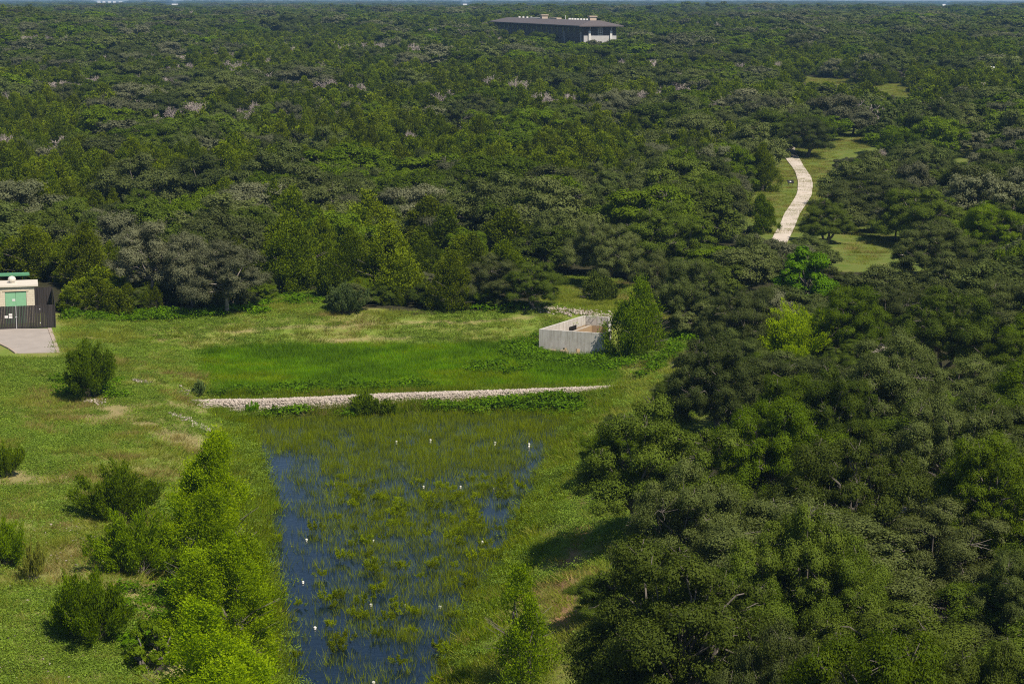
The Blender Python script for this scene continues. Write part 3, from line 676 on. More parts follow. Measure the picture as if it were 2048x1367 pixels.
# ------------------------------------------------------------------ utility enclosure on the left
def planks_mat():
    m, nt, b = mat('dark_planks')
    tc = nt.nodes.new('ShaderNodeTexCoord'); mp = nt.nodes.new('ShaderNodeMapping'); mp.inputs['Scale'].default_value = (7.2, 7.2, 0.25)
    n = nt.nodes.new('ShaderNodeTexNoise'); n.inputs['Scale'].default_value = 1.0; n.inputs['Detail'].default_value = 3
    nt.links.new(tc.outputs['Object'], mp.inputs[0]); nt.links.new(mp.outputs[0], n.inputs['Vector'])
    r = ramp(nt, [(0.35, (0.014, 0.011, 0.011)), (0.65, (0.046, 0.038, 0.037))]); nt.links.new(n.outputs[0], r.inputs[0]); nt.links.new(r.outputs[0], b.inputs['Base Color']); setp(b, Roughness=0.85)
    return m
def wall_boards(mb, x0, x1, y, z0, z1, r, w=0.14, th=0.025):
    x = x0
    while x < x1 - 0.02:
        e = min(x + w, x1); mb.box(x, e - 0.008, y - r.uniform(0, .01), y + th, z0, z1 + r.uniform(-.02, .02)); x = e
def build_enclosure():
    r = np.random.default_rng(8)
    A = P(112, 655, 0.0); B = P(0, 657, 0.0)
    ang = math.radians(14)
    pl = planks_mat(); white = plain('white_paint', (0.72, 0.70, 0.68), 0.6, var=.06)
    root = empty('plank_fence', tuple(A), ang)
    tag(root, 'dark stained plank enclosure fence with double gate at the end of the concrete drive', 'fence')
    # local x runs to the left (negative), y away from the drive
    L = 9.5; hgt = 2.12
    mb = MB(); wall_boards(mb, -1.25, -0.02, 0, 0.03, hgt, r); mb.build('front_panel', pl, root); mb = MB(); wall_boards(mb, -L, -5.6, 0, 0.03, hgt, r); mb.build('front_panel', pl, root)
    side = MB(); x = 0.03
    while x < 11.5: side.box(-0.03, -0.005 + r.uniform(0, .008), x, x + 0.13, 0.03, hgt + r.uniform(-.02, .02)); x += 0.14
    side.build('side_panel', pl, root)
    bk = MB(); wall_boards(bk, -L, -0.06, 11.55, 0.03, hgt, r); bk.build('back_panel', pl, root)
    for px in (-0.05, -1.27, -5.62):
        MB().box(px - .05, px + .05, -0.06, 0.04 if px != -0.05 else -0.012, 0, hgt + 0.08).build('post', pl, root)
    for x0, x1 in ((-3.42, -1.335), (-5.55, -3.46)):
        g = MB(); wall_boards(g, x0, x1, -0.03, 0.07, hgt - 0.02, r); gate = g.build('gate_leaf', pl, root)
        if x0 < -4:
            for sx, sz in ((-4.45, 1.05), (-4.08, 1.24), (-4.08, 1.02)):
                MB().box(sx, sx + .3, -0.058, -0.046, sz, sz + (.21 if sx < -4.4 else .19)).build('notice', white, gate)
        else:
            for hz in (0.45, 1.7): MB().box(x1 - .05, x1 + .01, -0.07, -0.045, hz, hz + .1).build('hinge', white, gate)
    lat = MB(); lat.box(-3.475, -3.405, -0.075, -0.045, 0.02, hgt + .05); lat.box(-3.52, -3.36, -0.10, -0.078, 1.05, 1.17); lat.build('latch_post', plain('galvanised', (.5, .5, .5), .45, .4, var=.1), root)
    # plant room behind the fence
    C = P(76, 607, 0.0); sc = 1.0
    base = np.array([A[0], A[1], 0.0]); u = np.array([math.cos(ang), math.sin(ang), 0]); v = np.array([-math.sin(ang), math.cos(ang), 0])
    def loc(x, y): q = base + u * x + v * y; return (q[0], q[1], 0.0)
    cream, cnt, cb = mat('cream_block')
    br = cnt.nodes.new('ShaderNodeTexBrick'); br.inputs['Color1'].default_value = (0.66, 0.58, 0.45, 1); br.inputs['Color2'].default_value = (0.72, 0.64, 0.50, 1); br.inputs['Mortar'].default_value = (0.48, 0.40, 0.30, 1)
    br.inputs['Scale'].default_value = 1.0; br.inputs['Brick Width'].default_value = 0.4; br.inputs['Row Height'].default_value = 0.2; br.inputs['Mortar Size'].default_value = 0.012
    tc = cnt.nodes.new('ShaderNodeTexCoord'); sep = cnt.nodes.new('ShaderNodeSeparateXYZ'); cmb = cnt.nodes.new('ShaderNodeCombineXYZ')
    cnt.links.new(tc.outputs['Object'], sep.inputs[0]); cnt.links.new(sep.outputs[0], cmb.inputs[0]); cnt.links.new(sep.outputs[2], cmb.inputs[1]); cnt.links.new(cmb.outputs[0], br.inputs['Vector'])
    cnt.links.new(br.outputs[0], cb.inputs['Base Color']); setp(cb, Roughness=.9)
    green = plain('green_paint', (0.25, 0.50, 0.30), .55, var=.06); roofm = plain('cream_roof', (0.66, 0.60, 0.51), .6, var=.05)
    sh = empty('plant_room', loc(-1.75, 3.4), ang); tag(sh, 'small cream block utility building with green double door behind the plank fence', 'building')
    wl, wd, wh = 7.5, 2.3, 3.35
    w_ = MB(); w_.box(-wl, -2.62, 0, .2, 0, wh); w_.box(-0.72 - 0.0, 0, 0, .2, 0, wh); w_.box(-2.62, -0.72, 0, .2, 2.92, wh); w_.box(-.2, 0, .202, wd, 0, wh - .001); w_.box(-wl, -.2, wd - .2, wd, 0, wh); w_.build('wall', cream, sh)
    d = MB(); d.box(-2.60, -1.68, .05, .11, 0, 2.90); d.box(-1.66, -0.74, .05, .11, 0, 2.90); dr = d.build('door', green, sh)
    MB().box(-2.0, -1.72, .035, .047, 2.05, 2.25).build('door_notice', white, dr)
    lt = MB(); lt.box(-2.85, -0.5, -.04, -.002, 2.94, 3.04); lt.build('door_lintel', plain('lintel', (.55, .46, .33), .8, var=.08), sh)
    lm = MB(); lm.box(-3.18, -3.04, -.12, -.002, 2.78, 2.98); lm.tube((-3.11, -.16, 2.72), (-3.11, -.09, 2.90), .08, .05, 8); lm.build('wall_lamp', plain('lamp_black', (.02, .02, .02), .5), sh)
    rf = MB(); rf.add([(-wl - .4, -.18, wh + .02), (.35, -.18, wh + .02), (.35, wd + .4, wh + .12), (-wl - .4, wd + .4, wh + .12),
                       (-wl - .4, -.18, wh + .16), (.35, -.18, wh + .16), (.35, wd + .4, wh + .26), (-wl - .4, wd + .4, wh + .26)],
                      [(3, 2, 1, 0), (4, 5, 6, 7), (0, 1, 5, 4), (1, 2, 6, 5), (2, 3, 7, 6), (3, 0, 4, 7)]); rf.build('roof', roofm, sh)
    vn = MB(); vx, vy, vz = -1.95, 1.4, wh + .18
    prof = [(.20, 0), (.20, .12), (.32, .2), (.37, .36), (.32, .52), (.18, .62), (.05, .66)]
    for (r0, z0), (r1, z1) in zip(prof[:-1], prof[1:]): vn.tube((vx, vy, vz + z0), (vx, vy, vz + z1), r0, r1, 14, cap=(z1 > .65))
    vn.build('roof_vent', plain('vent_cream', (.70, .66, .58), .4, var=.05), sh)
    # green roofed canopy further back
    cn = empty('canopy', loc(-2.2, 13.6), ang); tag(cn, 'green metal roofed canopy on posts behind the cream utility building', 'canopy')
    ro = MB(); ro.box(-9, 0.1, -.4, .7, 3.14, 3.24); ro.box(-9, 0.13, -.46, -.403, 3.06, 3.28); ro.build('roof', plain('green_metal', (.13, .36, .19), .45, .1, var=.06), cn)
    for px, py in ((-.4, .15), (-4.5, .15)): MB().box(px - .07, px + .07, py - .07, py + .07, 0, 3.137).build('post', plain('canopy_post', (.08, .16, .1), .6), cn)
    # drive
    dv = [P(a, b, 0.0) for a, b in [(-420, 662), (-60, 659), (95, 657.5), (112, 705), (35, 707), (22, 698), (0, 687), (-40, 684), (-420, 684)]]
    o = MB().prism([(q[0], q[1]) for q in dv], -0.3, 0.055).build('concrete_drive', M['concrete_pad']); tag(o, kind='structure')
    kb = plain('kerb_concrete', (0.42, 0.34, 0.28), .9, var=.15, scale=2)
    def strip(nm, a, b, wdt, z):
        a = P(*a, 0.0); b = P(*b, 0.0); d = unit((b - a)[None])[0]; n = np.array([-d[1], d[0], 0]) * wdt
        q = [a, b, b + n, a + n]; tag(MB().prism([(p[0], p[1]) for p in q], -0.3, z).build(nm, kb), kind='structure')
    strip('kerb', (112.5, 705), (95.5, 657.5), -0.32, 0.09); 
    strip('kerb', (0, 687), (22, 698), -0.2, 0.12); strip('kerb', (22.4, 698.4), (34.5, 706.8), -0.2, 0.12); strip('kerb', (-200, 684), (-.5, 686.8), -0.2, 0.12)
build_enclosure()

# ------------------------------------------------------------------ far building
def build_far_building():
    ze = 20.0; N = P(1159, 53.7, ze); Lf = P(977, 44.4, ze)
    d = (Lf - N)[:2]; L = float(np.linalg.norm(d)); ang = math.atan2(d[1], d[0])     # local x along the long shaded side, away from the near corner
    root = empty('long_building', (N[0], N[1], ze - 11.0), ang)
    tag(root, 'long dark brown building with a grey hipped roof rising above the far woodland', 'building')
    Wd, oh, he = 16.5, 2.2, 11.0
    sg = -1.0                                                                        # the short lit end runs to the right: local -y
    brown = plain('brown_siding', (0.085, 0.062, 0.060), .8, var=.12, scale=1); pale = plain('pale_stone', (0.50, 0.48, 0.47), .85, var=.08, scale=1)
    rfm = plain('grey_roof', (0.125, 0.105, 0.105), .7, var=.08, scale=.5); wt = plain('white_trim', (.72, .70, .66), .6, var=.05); glass = plain('dark_glass', (.02, .024, .03), .15, spec=.6)
    def Yb(a, b): return (min(sg * a, sg * b), max(sg * a, sg * b))
    y0, y1 = Yb(oh, Wd - oh); x0, x1 = oh, L - oh
    MB().box(x0, x1, y0, y1, 7.9, he - .05).build('upper_wall', brown, root); MB().box(x0 + .4, x1, y1 + .053, y1 + .09, 4.0, 7.89).build('shade_cladding', brown, root)  # brown sheet over the long side's pale lower wall, partly painted shadow
    MB().box(x0 - .05, x1 + .05, y0 - .05, y1 + .05, -3, 7.9 - .003).build('lower_wall', pale, root)
    rz = 2.1; ya, yb = Yb(0, Wd); ym = (ya + yb) / 2; rid = 9.0
    rf = MB(); rf.add([(0, ya, he), (L, ya, he), (L, yb, he), (0, yb, he), (0, ya, he + .35), (L, ya, he + .35), (L, yb, he + .35), (0, yb, he + .35),
                       (rid, ym - 1.8, he + rz), (L - rid, ym - 1.8, he + rz), (L - rid, ym + 1.8, he + rz), (rid, ym + 1.8, he + rz)],
                      [(3, 2, 1, 0), (0, 1, 5, 4), (1, 2, 6, 5), (2, 3, 7, 6), (3, 0, 4, 7), (4, 5, 9, 8), (5, 6, 10, 9), (6, 7, 11, 10), (7, 4, 8, 11), (8, 9, 10, 11)])
    roof = rf.build('roof', rfm, root)
    tan = plain('tan_render', (.52, .42, .33), .8, var=.1)
    for cx_, s in ((14, 1.0), (L * .56, 1.1)):
        c = MB(); c.box(cx_ - 1.6 * s, cx_ + 1.6 * s, ym - 1.2, ym + 1.2, he + rz - .4, he + rz + 1.3); c.box(cx_ - 1.9 * s, cx_ + 1.9 * s, ym - 1.5, ym + 1.5, he + rz + 1.302, he + rz + 1.65); c.build('chimney', tan, roof)
    c = MB(); c.box(L * .40, L * .47, ym - 1, ym + 1, he + rz - .3, he + rz + .55); c.build('roof_unit', tan, roof)
    for q in list(np.linspace(20, 34, 4)) + list(np.linspace(39, 52, 4)) + list(np.linspace(L * .72, L * .86, 4)):
        v = MB(); v.tube((q, ym - .6, he + rz - .2), (q, ym - .6, he + rz + .55), .55, .5, 10); v.build('roof_vent', wt, roof)
    c = MB(); c.tube((L * .42 - 14, ym, he + rz - .1), (L * .42 - 14, ym, he + rz + 1.6), .12, .1, 6); c.build('roof_pipe', wt, roof)
    c = MB(); c.box(L * .58, L * .70, ym - .9, ym + .9, he + rz + .003, he + rz + .35); c.build('roof_deck', wt, roof)
    # windows on the long shaded side (near side local y = max)
    yw = y1 if y1 > -oh - .1 else y0
    yw = -oh
    nwin = 18
    for k in range(nwin):
        xc = x0 + (k + .6) * (x1 - x0) / nwin
        f = MB(); f.box(xc - 1.1, xc + 1.1, yw + .003, yw + .08, 8.3, 10.3); fr = f.build('window', plain('grey_frame_%d' % k, (.16, .16, .17), .5) if k == 0 else bpy.data.materials['grey_frame_0'], root)
        g = MB(); g.box(xc - .9, xc + .9, yw + .083, yw + .11, 8.45, 9.25); g.box(xc - .9, xc + .9, yw + .083, yw + .11, 9.35, 10.15); g.build('pane', glass, fr)
    for k in range(7):
        xc = x0 + 3 + k * (x1 - x0 - 6) / 6
        MB().box(xc - .35, xc + .35, yw + .06, yw + .5, -3, 9.0).build('pilaster', pale, root)
    # lit end wall
    xe = oh
    for fr_ in (.17, .83):
        yc = y0 + (y1 - y0) * fr_ if fr_ > 0 else 0
        MB().box(xe - .55, xe - .053, yc - .4, yc + .4, -3, 9.5).build('pilaster', wt, root)
        br = MB(); br.tube((xe - .3, yc, 9.5), (xe - 1.9, yc, 10.9), .1, .1, 5); br.build('eave_brace', wt, root)
    yc = (y0 + y1) / 2
    f = MB(); f.box(xe - .08, xe - .003, yc - .85, yc + .85, 7.92, 10.6); fr = f.build('window', wt, root)
    g = MB()
    for a in (0, 1):
        for bz in range(3): g.box(xe - .11, xe - .083, yc - .7 + a * .75, yc - .7 + a * .75 + .62, 8.07 + bz * .84, 8.07 + bz * .84 + .72)
    g.build('pane', glass, fr)
    return N, ang, L
_N, _ang, _L = build_far_building()
FOOT = [(_N[0] + math.cos(_ang) * a - math.sin(_ang) * b, _N[1] + math.sin(_ang) * a + math.cos(_ang) * b) for a, b in ((0, 0), (_L, 0), (_L, -16.5), (0, -16.5))]
wt = plain('far_white', (.75, .74, .72), .6, var=.04)
def far_house(px, py, wpx, hpx, label, roofc=(.62, .62, .63)):
    q = PG(px, py + hpx * .3, 6.0); s = q[1] / F; W_, Hh = wpx * s, max(hpx * s, .9)
    base = P(px, py, 0); d = ray(px, py); t = q[1] / d[1]; zt = CAMZ + d[2] * t
    root = empty('far_house', (q[0], q[1], zt - Hh)); tag(root, label, 'building')
    MB().box(-W_ / 2, W_ / 2, -W_ * .3, W_ * .3, -9, Hh * .6).build('wall', wt, root)
    MB().add([(-W_ / 2 - .3, -W_ * .33, Hh * .6 + .003), (W_ / 2 + .3, -W_ * .33, Hh * .6 + .003), (W_ / 2 + .3, W_ * .33, Hh * .6 + .003), (-W_ / 2 - .3, W_ * .33, Hh * .6 + .003), (-W_ / 2 - .3, 0, Hh), (W_ / 2 + .3, 0, Hh)],
             [(3, 2, 1, 0), (0, 1, 5, 4), (1, 2, 5), (2, 3, 4, 5), (3, 0, 4)]).build('roof', plain('far_roof', roofc, .5, var=.05), root)
far_house(350, 8, 11, 4, 'small white far house right of the hazy town on the skyline')
far_house(930, 8, 7, 4, 'tiny white far house above the left end of the brown building')
far_house(1888, 9, 5, 5, 'tiny white far house below the bluish ridge at the top right')
far_house(1982, 133, 9, 4, 'small pale roof showing among the treetops near the right edge')
for k, (a, b) in enumerate(((198, 2), (208, 3), (219, 2.5), (229, 3), (241, 3.5))):
    far_house(a, b, 6 - (k % 2), 3, ['leftmost', 'second', 'middle', 'fourth', 'rightmost'][k] + ' pale building of the hazy town on the skyline')

# ------------------------------------------------------------------ white pipes
M['pvc'] = plain('white_pvc', (.78, .76, .70), .4, var=.04, spec=.5)
def pipe(px, py, hvis, rad, label, z=None):
    q = P(px, py + hvis * .5, WATER_Z) if z is None else PG(px, py + hvis * .5)
    z0 = WATER_Z if z is None else q[2]; hh = max(.08, hvis * .8 * q[1] / F)
    root = empty('standpipe', (q[0], q[1], z0)); tag(root, label, 'pipe', 'white standpipes in the pond')
    MB().tube((0, 0, -.6), (0, 0, hh * .7), rad, rad, 14).build('pipe', M['pvc'], root, True)
    c = MB(); c.tube((0, 0, hh * .7 + .002), (0, 0, hh), rad * 1.22, rad * 1.22, 14); c.tube((0, 0, hh + .001), (0, 0, hh + .04), rad * 1.15, rad * .8, 14); c.build('cap', M['pvc'], root)
for k, (a, b) in enumerate(((793, 884), (861, 881), (990, 886), (1058, 889))):
    pipe(a, b, 8, .07, ['leftmost', 'second from the left', 'third from the left', 'rightmost'][k] + ' tall white standpipe of the reed row nearest the rock dam')
for k, (a, b) in enumerate(((669, 968), (847, 973), (921, 973), (988, 976))):
    pipe(a, b, 4, .06, ['leftmost', 'second from the left', 'third from the left', 'rightmost'][k] + ' short white pipe of the second row from the rock dam')
pipe(964, 1084, 8, .085, 'tall white standpipe alone at the right of the third row, mid pond')
for k, (a, b) in enumerate(((613, 1079), (747, 1081))):
    pipe(a, b, 3, .07, ['left', 'right'][k] + ' low white pipe cap of the pair in the third row, mid pond')
for k, (a, b) in enumerate(((742, 1209), (812, 1210), (880, 1213))):
    pipe(a, b, 5 if k == 1 else 3.5, .07, ['left', 'brightest middle', 'right'][k] + ' white pipe cap of the row in the reedy near pond')
pipe(630, 1255, 3, .07, 'white pipe cap alone in open water at the near left of the pond')
pipe(606, 1164, 2.5, .06, 'faint white pipe cap in open water by the left shore')
pipe(747, 1364, 4, .07, 'white pipe cap at the bottom edge, nearest of all')
pipe(303, 988, 7, .09, 'white standpipe on the left bank beside the grey twigged shrub', z=1)

# ------------------------------------------------------------------ trail sign and path-side post
def sign():
    q = PG(1581, 371); root = empty('trail_sign', tuple(q), .2); tag(root, 'small black trail sign with a pale panel on the verge left of the gravel path', 'sign')
    blk = plain('sign_black', (.012, .012, .012), .6)
    for s in (-.32, .32): MB().tube((s, 0, -.2), (s, 0, .5), .03, .03, 6).build('leg', blk, root)
    b = MB().add([(-.5, -.25, .42), (.5, -.25, .42), (.5, .28, .82), (-.5, .28, .82), (-.5, -.25, .36), (.5, -.25, .36), (.5, .28, .76), (-.5, .28, .76)], [(0, 1, 2, 3), (7, 6, 5, 4), (4, 5, 1, 0), (5, 6, 2, 1), (6, 7, 3, 2), (7, 4, 0, 3)]).build('board', blk, root)
    MB().add([(-.15, -.07, .565), (.1, -.07, .565), (.1, .06, .663), (-.15, .06, .663)], [(0, 1, 2, 3)]).build('panel', wt, b)
    q = PG(1567, 272); root = empty('post_box', tuple(q)); tag(root, 'white box on a post beside the far bend of the gravel path', 'post')
    MB().tube((0, 0, -.2), (0, 0, 1.0), .06, .06, 8).build('post', M['deadwood'], root); MB().box(-.3, .3, -.2, .2, 1.0, 1.6).build('box', wt, root)
sign()

# ================================================================== TREES
NEAR, MID, FAR = {}, {}, {}
MKS = ('oak_green', 'oak', 'oak', 'oak_pale', 'oak', 'fresh')
OAKS = [make_oak(21 + s, 210000, 0.076, h=8.2, R=4.4, ncl=46 + 3 * s, mk=('oak_green', 'oak', 'oak_green', 'oak', 'fresh')[s], low=.2, twigs=620, lobes=12, rr=(.11, .30), gap=.78, flat=.66, spread=1.05) for s in range(5)]
OAKM = [make_oak(41 + s, 50000, 0.15, h=8.0, R=4.3, ncl=32, mk=MKS[s], twigs=200, low=.2, rr=(.14, .36), gap=.66, flat=.74) for s in range(6)]
JUNN = [make_juniper(61 + s, 60000, 0.11, tops=1 + s) for s in range(3)]
JUNM = [make_juniper(71 + s, 24000, 0.17, tops=1 + s) for s in range(3)]
OAKF = [hidden('oak_far_%d' % s, *make_oak(81 + s, 9500, 0.34, h=7.6, R=4.3, ncl=22, mk=MKS[s], twigs=60, lobes=10)) for s in range(6)]
JUNF = [hidden('juniper_far_%d' % s, *make_juniper(91 + s, 8000, 0.29, tops=1 + s)) for s in range(3)]
DEAD = [make_dead(101 + s) for s in range(4)]
OAKN = [hidden('oak_near_%d' % s, *OAKM[s]) for s in range(6)]; JUNS = [hidden('juniper_near_%d' % s, *JUNM[s]) for s in range(3)]
DEADF = [hidden('dead_far_%d' % s, DEAD[s]) for s in range(4)]

DEADKEEP = []
placed = []                     # x, y, radius of every plant standing alone, so that the woodland keeps off it
def plant(name, pair, parts, q, sx, sz, rz, label, cat, group=None):
    root = empty(name, (q[0], q[1], q[2] - .05), rz, (sx, sx, sz)); tag(root, label, cat, group)
    for nm, me in zip(parts, pair): link_mesh(nm, me, root)
    return root
def at_top(px, pytop, h): return PG(px, pytop, h)
def hero(name, pair, mh, mR, px, pytop, wpx, h, label, cat, rz=None, parts=('crown', 'trunk'), grow=1.0, group=None):
    q = at_top(px, pytop, h * .96); R = wpx * .5 * math.hypot(q[0], q[1]) / F
    placed.append((q[0], q[1], R * .8)); hp = h * F / q[1]
    if wpx < 260: DEADKEEP.append(([(px - wpx * .38, pytop + hp * .2), (px, pytop + 2), (px + wpx * .38, pytop + hp * .2), (px + wpx * .4, pytop + hp * .5), (px - wpx * .4, pytop + hp * .5)], q[1] - 1.5))
    return plant(name, pair, parts, q, R / mR * grow, h / mh, rng.uniform(0, 6.28) if rz is None else rz, label, cat, group)

# left bank and pond
BR = lambda s, n, per, ls, h, R, mk='brush', lean=.85, wood='darkbark': make_brush(s, n, per, ls, h, R, mk, lean, wood)
hero('shrub', BR(1, 34, 1100, .085, 3.6, 2.3), 3.6, 2.3, 180, 690, 135, 4.2, 'bright green upright many-stemmed shrub on the left bank below the concrete drive', 'shrub', parts=('foliage', 'stems'))
hero('shrub', BR(2, 46, 850, .08, 2.6, 2.4, 'brush', 1.0, 'bark'), 2.6, 2.4, 232, 938, 185, 3.0, 'feathery shrub with grey twigs on the left bank beside the white standpipe', 'shrub', parts=('foliage', 'stems'))
hero('shrub', BR(3, 46, 850, .08, 2.8, 2.4, 'brush', 1.0, 'bark'), 2.8, 2.4, 270, 1030, 190, 3.2, 'dark feathery shrub pressed against the left side of the cypress row', 'shrub', parts=('foliage', 'stems'))
hero('shrub', BR(4, 50, 800, .08, 2.4, 2.4, 'brush', 1.0, 'bark'), 2.4, 2.4, 172, 1158, 205, 3.0, 'wide grey green feathery shrub, lowest of the left bank shrubs', 'shrub', parts=('foliage', 'stems'))
hero('shrub', BR(5, 30, 700, .08, 2.2, 2.0, 'brush', 1.0), 2.2, 2.0, 8, 1045, 110, 2.4, 'feathery shrub cut by the left edge beside a bare sapling', 'shrub', parts=('foliage', 'stems'))
hero('shrub', BR(6, 24, 640, .08, 2.0, 1.8, 'brush', .9), 2.0, 1.8, 8, 880, 90, 2.4, 'small shrub at the left edge on the upper bank', 'shrub', parts=('foliage', 'stems'))
hero('shrub', make_oak(7, 24000, .085, h=2.6, R=1.6, ncl=30, mk='fresh', low=.1, twigs=40, rr=(.1, .26)), 2.6, 1.6, 300, 1225, 110, 2.8, 'round leaved darker bush at the foot of the nearest cypress', 'shrub', parts=('foliage', 'stems'))
hero('shrub', BR(8, 24, 160, .11, 1.8, 1.6, 'bankgrass', .9, 'bark'), 1.8, 1.6, 62, 1090, 60, 2.0, 'thin bare stemmed sapling on the near left bank', 'shrub', parts=('foliage', 'stems'))
CYP = [make_juniper(11 + s, 105000, .075, 9.0, 2.0, 'cypress', tops=2 + s % 2) for s in range(3)]
hero('cypress_tree', CYP[0], 9.0, 2.0, 428, 880, 150, 8.6, 'tall pale green feathery cypress, the farthest and tallest of the left bank row', 'tree', grow=1.22)
hero('cypress_tree', CYP[1], 9.0, 2.0, 420, 985, 165, 7.4, 'feathery cypress in the middle of the left bank row', 'tree', grow=1.25)
hero('cypress_tree', CYP[2], 9.0, 2.0, 462, 1085, 170, 6.4, 'feathery cypress of the left bank row leaning over the pond edge', 'tree', grow=1.25)
hero('cypress_tree', CYP[1], 9.0, 2.0, 405, 1205, 215, 6.5, 'bushy feathery cypress at the bottom edge, nearest of the left bank row', 'tree', grow=1.25)
hero('cypress_tree', make_juniper(15, 15000, .09, 7.0, 2.0, 'brush', tops=2), 7.0, 2.0, 1042, 1132, 135, 5.6, 'lone thin young cypress at the right edge of the near pond', 'tree', grow=1.2)
# middle
hero('willow_tree', make_juniper(16, 42000, .10, 6.0, 2.4, 'brush', tops=4), 6.0, 2.4, 1284, 566, 114, 6.6, 'bright green willow tree standing beside the concrete box', 'tree', grow=1.05)
hero('shrub', make_juniper(17, 24000, .11, 2.6, 1.5, 'oak_green', tops=3), 2.6, 1.5, 1190, 552, 62, 2.4, 'round dark bush alone in the small clearing behind the concrete box', 'shrub', parts=('foliage', 'stems'), grow=1.1)
hero('shrub', make_brush(18, 60, 420, .11, 2.5, 1.9, 'greygreen', .95), 2.5, 1.9, 695, 575, 78, 2.6, 'pale grey green shrub at the woodland edge behind the mown bench', 'shrub', parts=('foliage', 'stems'))
hero('shrub', BR(19, 70, 200, .13, 1.7, 1.7, 'brush', 1.0), 1.7, 1.7, 728, 790, 72, 1.7, 'bright green bush hiding the middle of the rock dam', 'shrub', parts=('foliage', 'stems'))
hero('shrub', BR(20, 40, 180, .13, 1.3, 1.3, 'brush', 1.0), 1.3, 1.3, 772, 800, 46, 1.2, 'lower bright bush touching the right side of the rock dam bush', 'shrub', parts=('foliage', 'stems'))
hero('shrub', BR(26, 30, 120, .13, 1.2, 1.0, 'greygreen', 1.0), 1.2, 1.0, 398, 762, 30, 1.2, 'small grey green bush at the left end of the rock dam', 'shrub', parts=('foliage', 'stems'))
hero('shrub', BR(27, 24, 120, .12, .9, .9, 'bright', 1.0), .9, .9, 505, 805, 34, .8, 'small weed bush growing out of the left part of the rock dam', 'shrub', parts=('foliage', 'stems'))
FO = [make_oak(31, 90000, .10, h=8.4, R=4.0, ncl=32, low=.24, mk='oak_pale', bark='palebark'), make_oak(37, 90000, .10, h=8.0, R=4.0, ncl=32, low=.2, mk='oak_pale', bark='palebark')]
OAK = lambda px, top, wpx, h, label, v=0, mk=None, **k: hero('oak_tree', OAKS[v % 5] if mk is None else mk, 8.2 if mk is None else 8.2, 4.4 if mk is None else 4.0, px, top, wpx, h, label, 'tree', **k)
OAK(300, 440, 165, 8.6, 'grey green oak with several pale bare trunks at the front left of the woodland', mk=FO[0])
OAK(385, 446, 150, 8.4, 'grey oak behind the pale trunks, between the two front oaks', mk=FO[1])
OAK(452, 478, 165, 7.4, 'grey green oak with a leaning trunk at the edge of the mown bench', mk=FO[0])
JUN = lambda px, top, wpx, h, label, v=0: hero('juniper_tree', JUNN[v % 3], 6.5, 2.3 * (1 if v % 3 == 0 else 1.15), px, top, wpx, h, label, 'tree')
JUN(588, 455, 165, 6.8, 'broad olive juniper directly right of the two front grey oaks', 1)
JUN(700, 468, 120, 6.6, 'olive juniper standing behind the pale grey green shrub', 2)
JUN(780, 462, 170, 7.0, 'widest olive juniper in the middle of the front woodland edge', 2)
JUN(905, 515, 110, 5.4, 'dark juniper touching the mown bench left of the clearing', 1)
OAK(985, 500, 140, 5.6, 'low grey oak at the front edge left of the clearing', 1)
OAK(1072, 515, 120, 5.2, 'low grey oak overhanging the left side of the clearing', 2)
JUN(170, 462, 130, 6.3, 'tall dark juniper behind the right end of the plank fence', 2)
for k, (a, b) in enumerate(((140, 'just right of the plank fence'), (222, 'left of the pale trunked oaks'), (268, 'behind the pale trunks of the front oak'), (335, 'between the two pale trunked oaks'), (405, 'behind the leaning pale trunk'), (470, 'right behind the leaning oak'), (545, 'in the notch beside the leaning oak'), (655, 'behind the pale grey green shrub'), (850, 'left of the dark juniper by the bench'), (1010, 'under the low grey oaks by the clearing'))):
    JUN(a, 484 + (k * 7) % 11, 105, 4.4, 'low dark juniper in the shade ' + b, k)
JUN(60, 462, 150, 5.4, 'dark juniper behind the cream utility building', 1)
OAK(1210, 425, 150, 8.2, 'oak with a bare forked trunk above the head of the clearing', 3)
OAK(1335, 395, 230, 9.0, 'broad dark oak above the right side of the clearing', 0)
OAK(1385, 498, 150, 7.6, 'dark oak shading the ground right of the willow tree', 3)
OAK(1320, 492, 120, 6.8, 'dense dark oak behind the willow tree', 1)
# right hand side
hero('broadleaf_tree', make_oak(51, 36000, .16, h=7.0, R=3.0, ncl=24, mk='bright', low=.12, twigs=20), 7.0, 3.0, 1614, 482, 130, 7.0, 'rounded vivid green broadleaf tree at the near end of the gravel path', 'tree')
hero('broadleaf_tree', make_brush(52, 110, 800, .095, 4.4, 3.2, 'lime', .98, 'bark'), 4.4, 3.2, 1597, 630, 150, 4.6, 'lime yellow feathery tree among the dark oaks', 'tree', parts=('foliage', 'stems'), grow=1.3)
OAK(1612, 226, 120, 8.0, 'open crowned oak with a dark trunk on the lawn right of the gravel path', 3)
JUN(1526, 298, 64, 6.5, 'upright juniper with a bare foot on the verge left of the gravel path', 0)
hero('juniper_tree', make_juniper(53, 30000, .11, 5.0, 1.8, 'brush', tops=1), 5.0, 1.8, 1522, 396, 54, 4.6, 'bright olive juniper at the near left end of the gravel path', 'tree', grow=1.1)
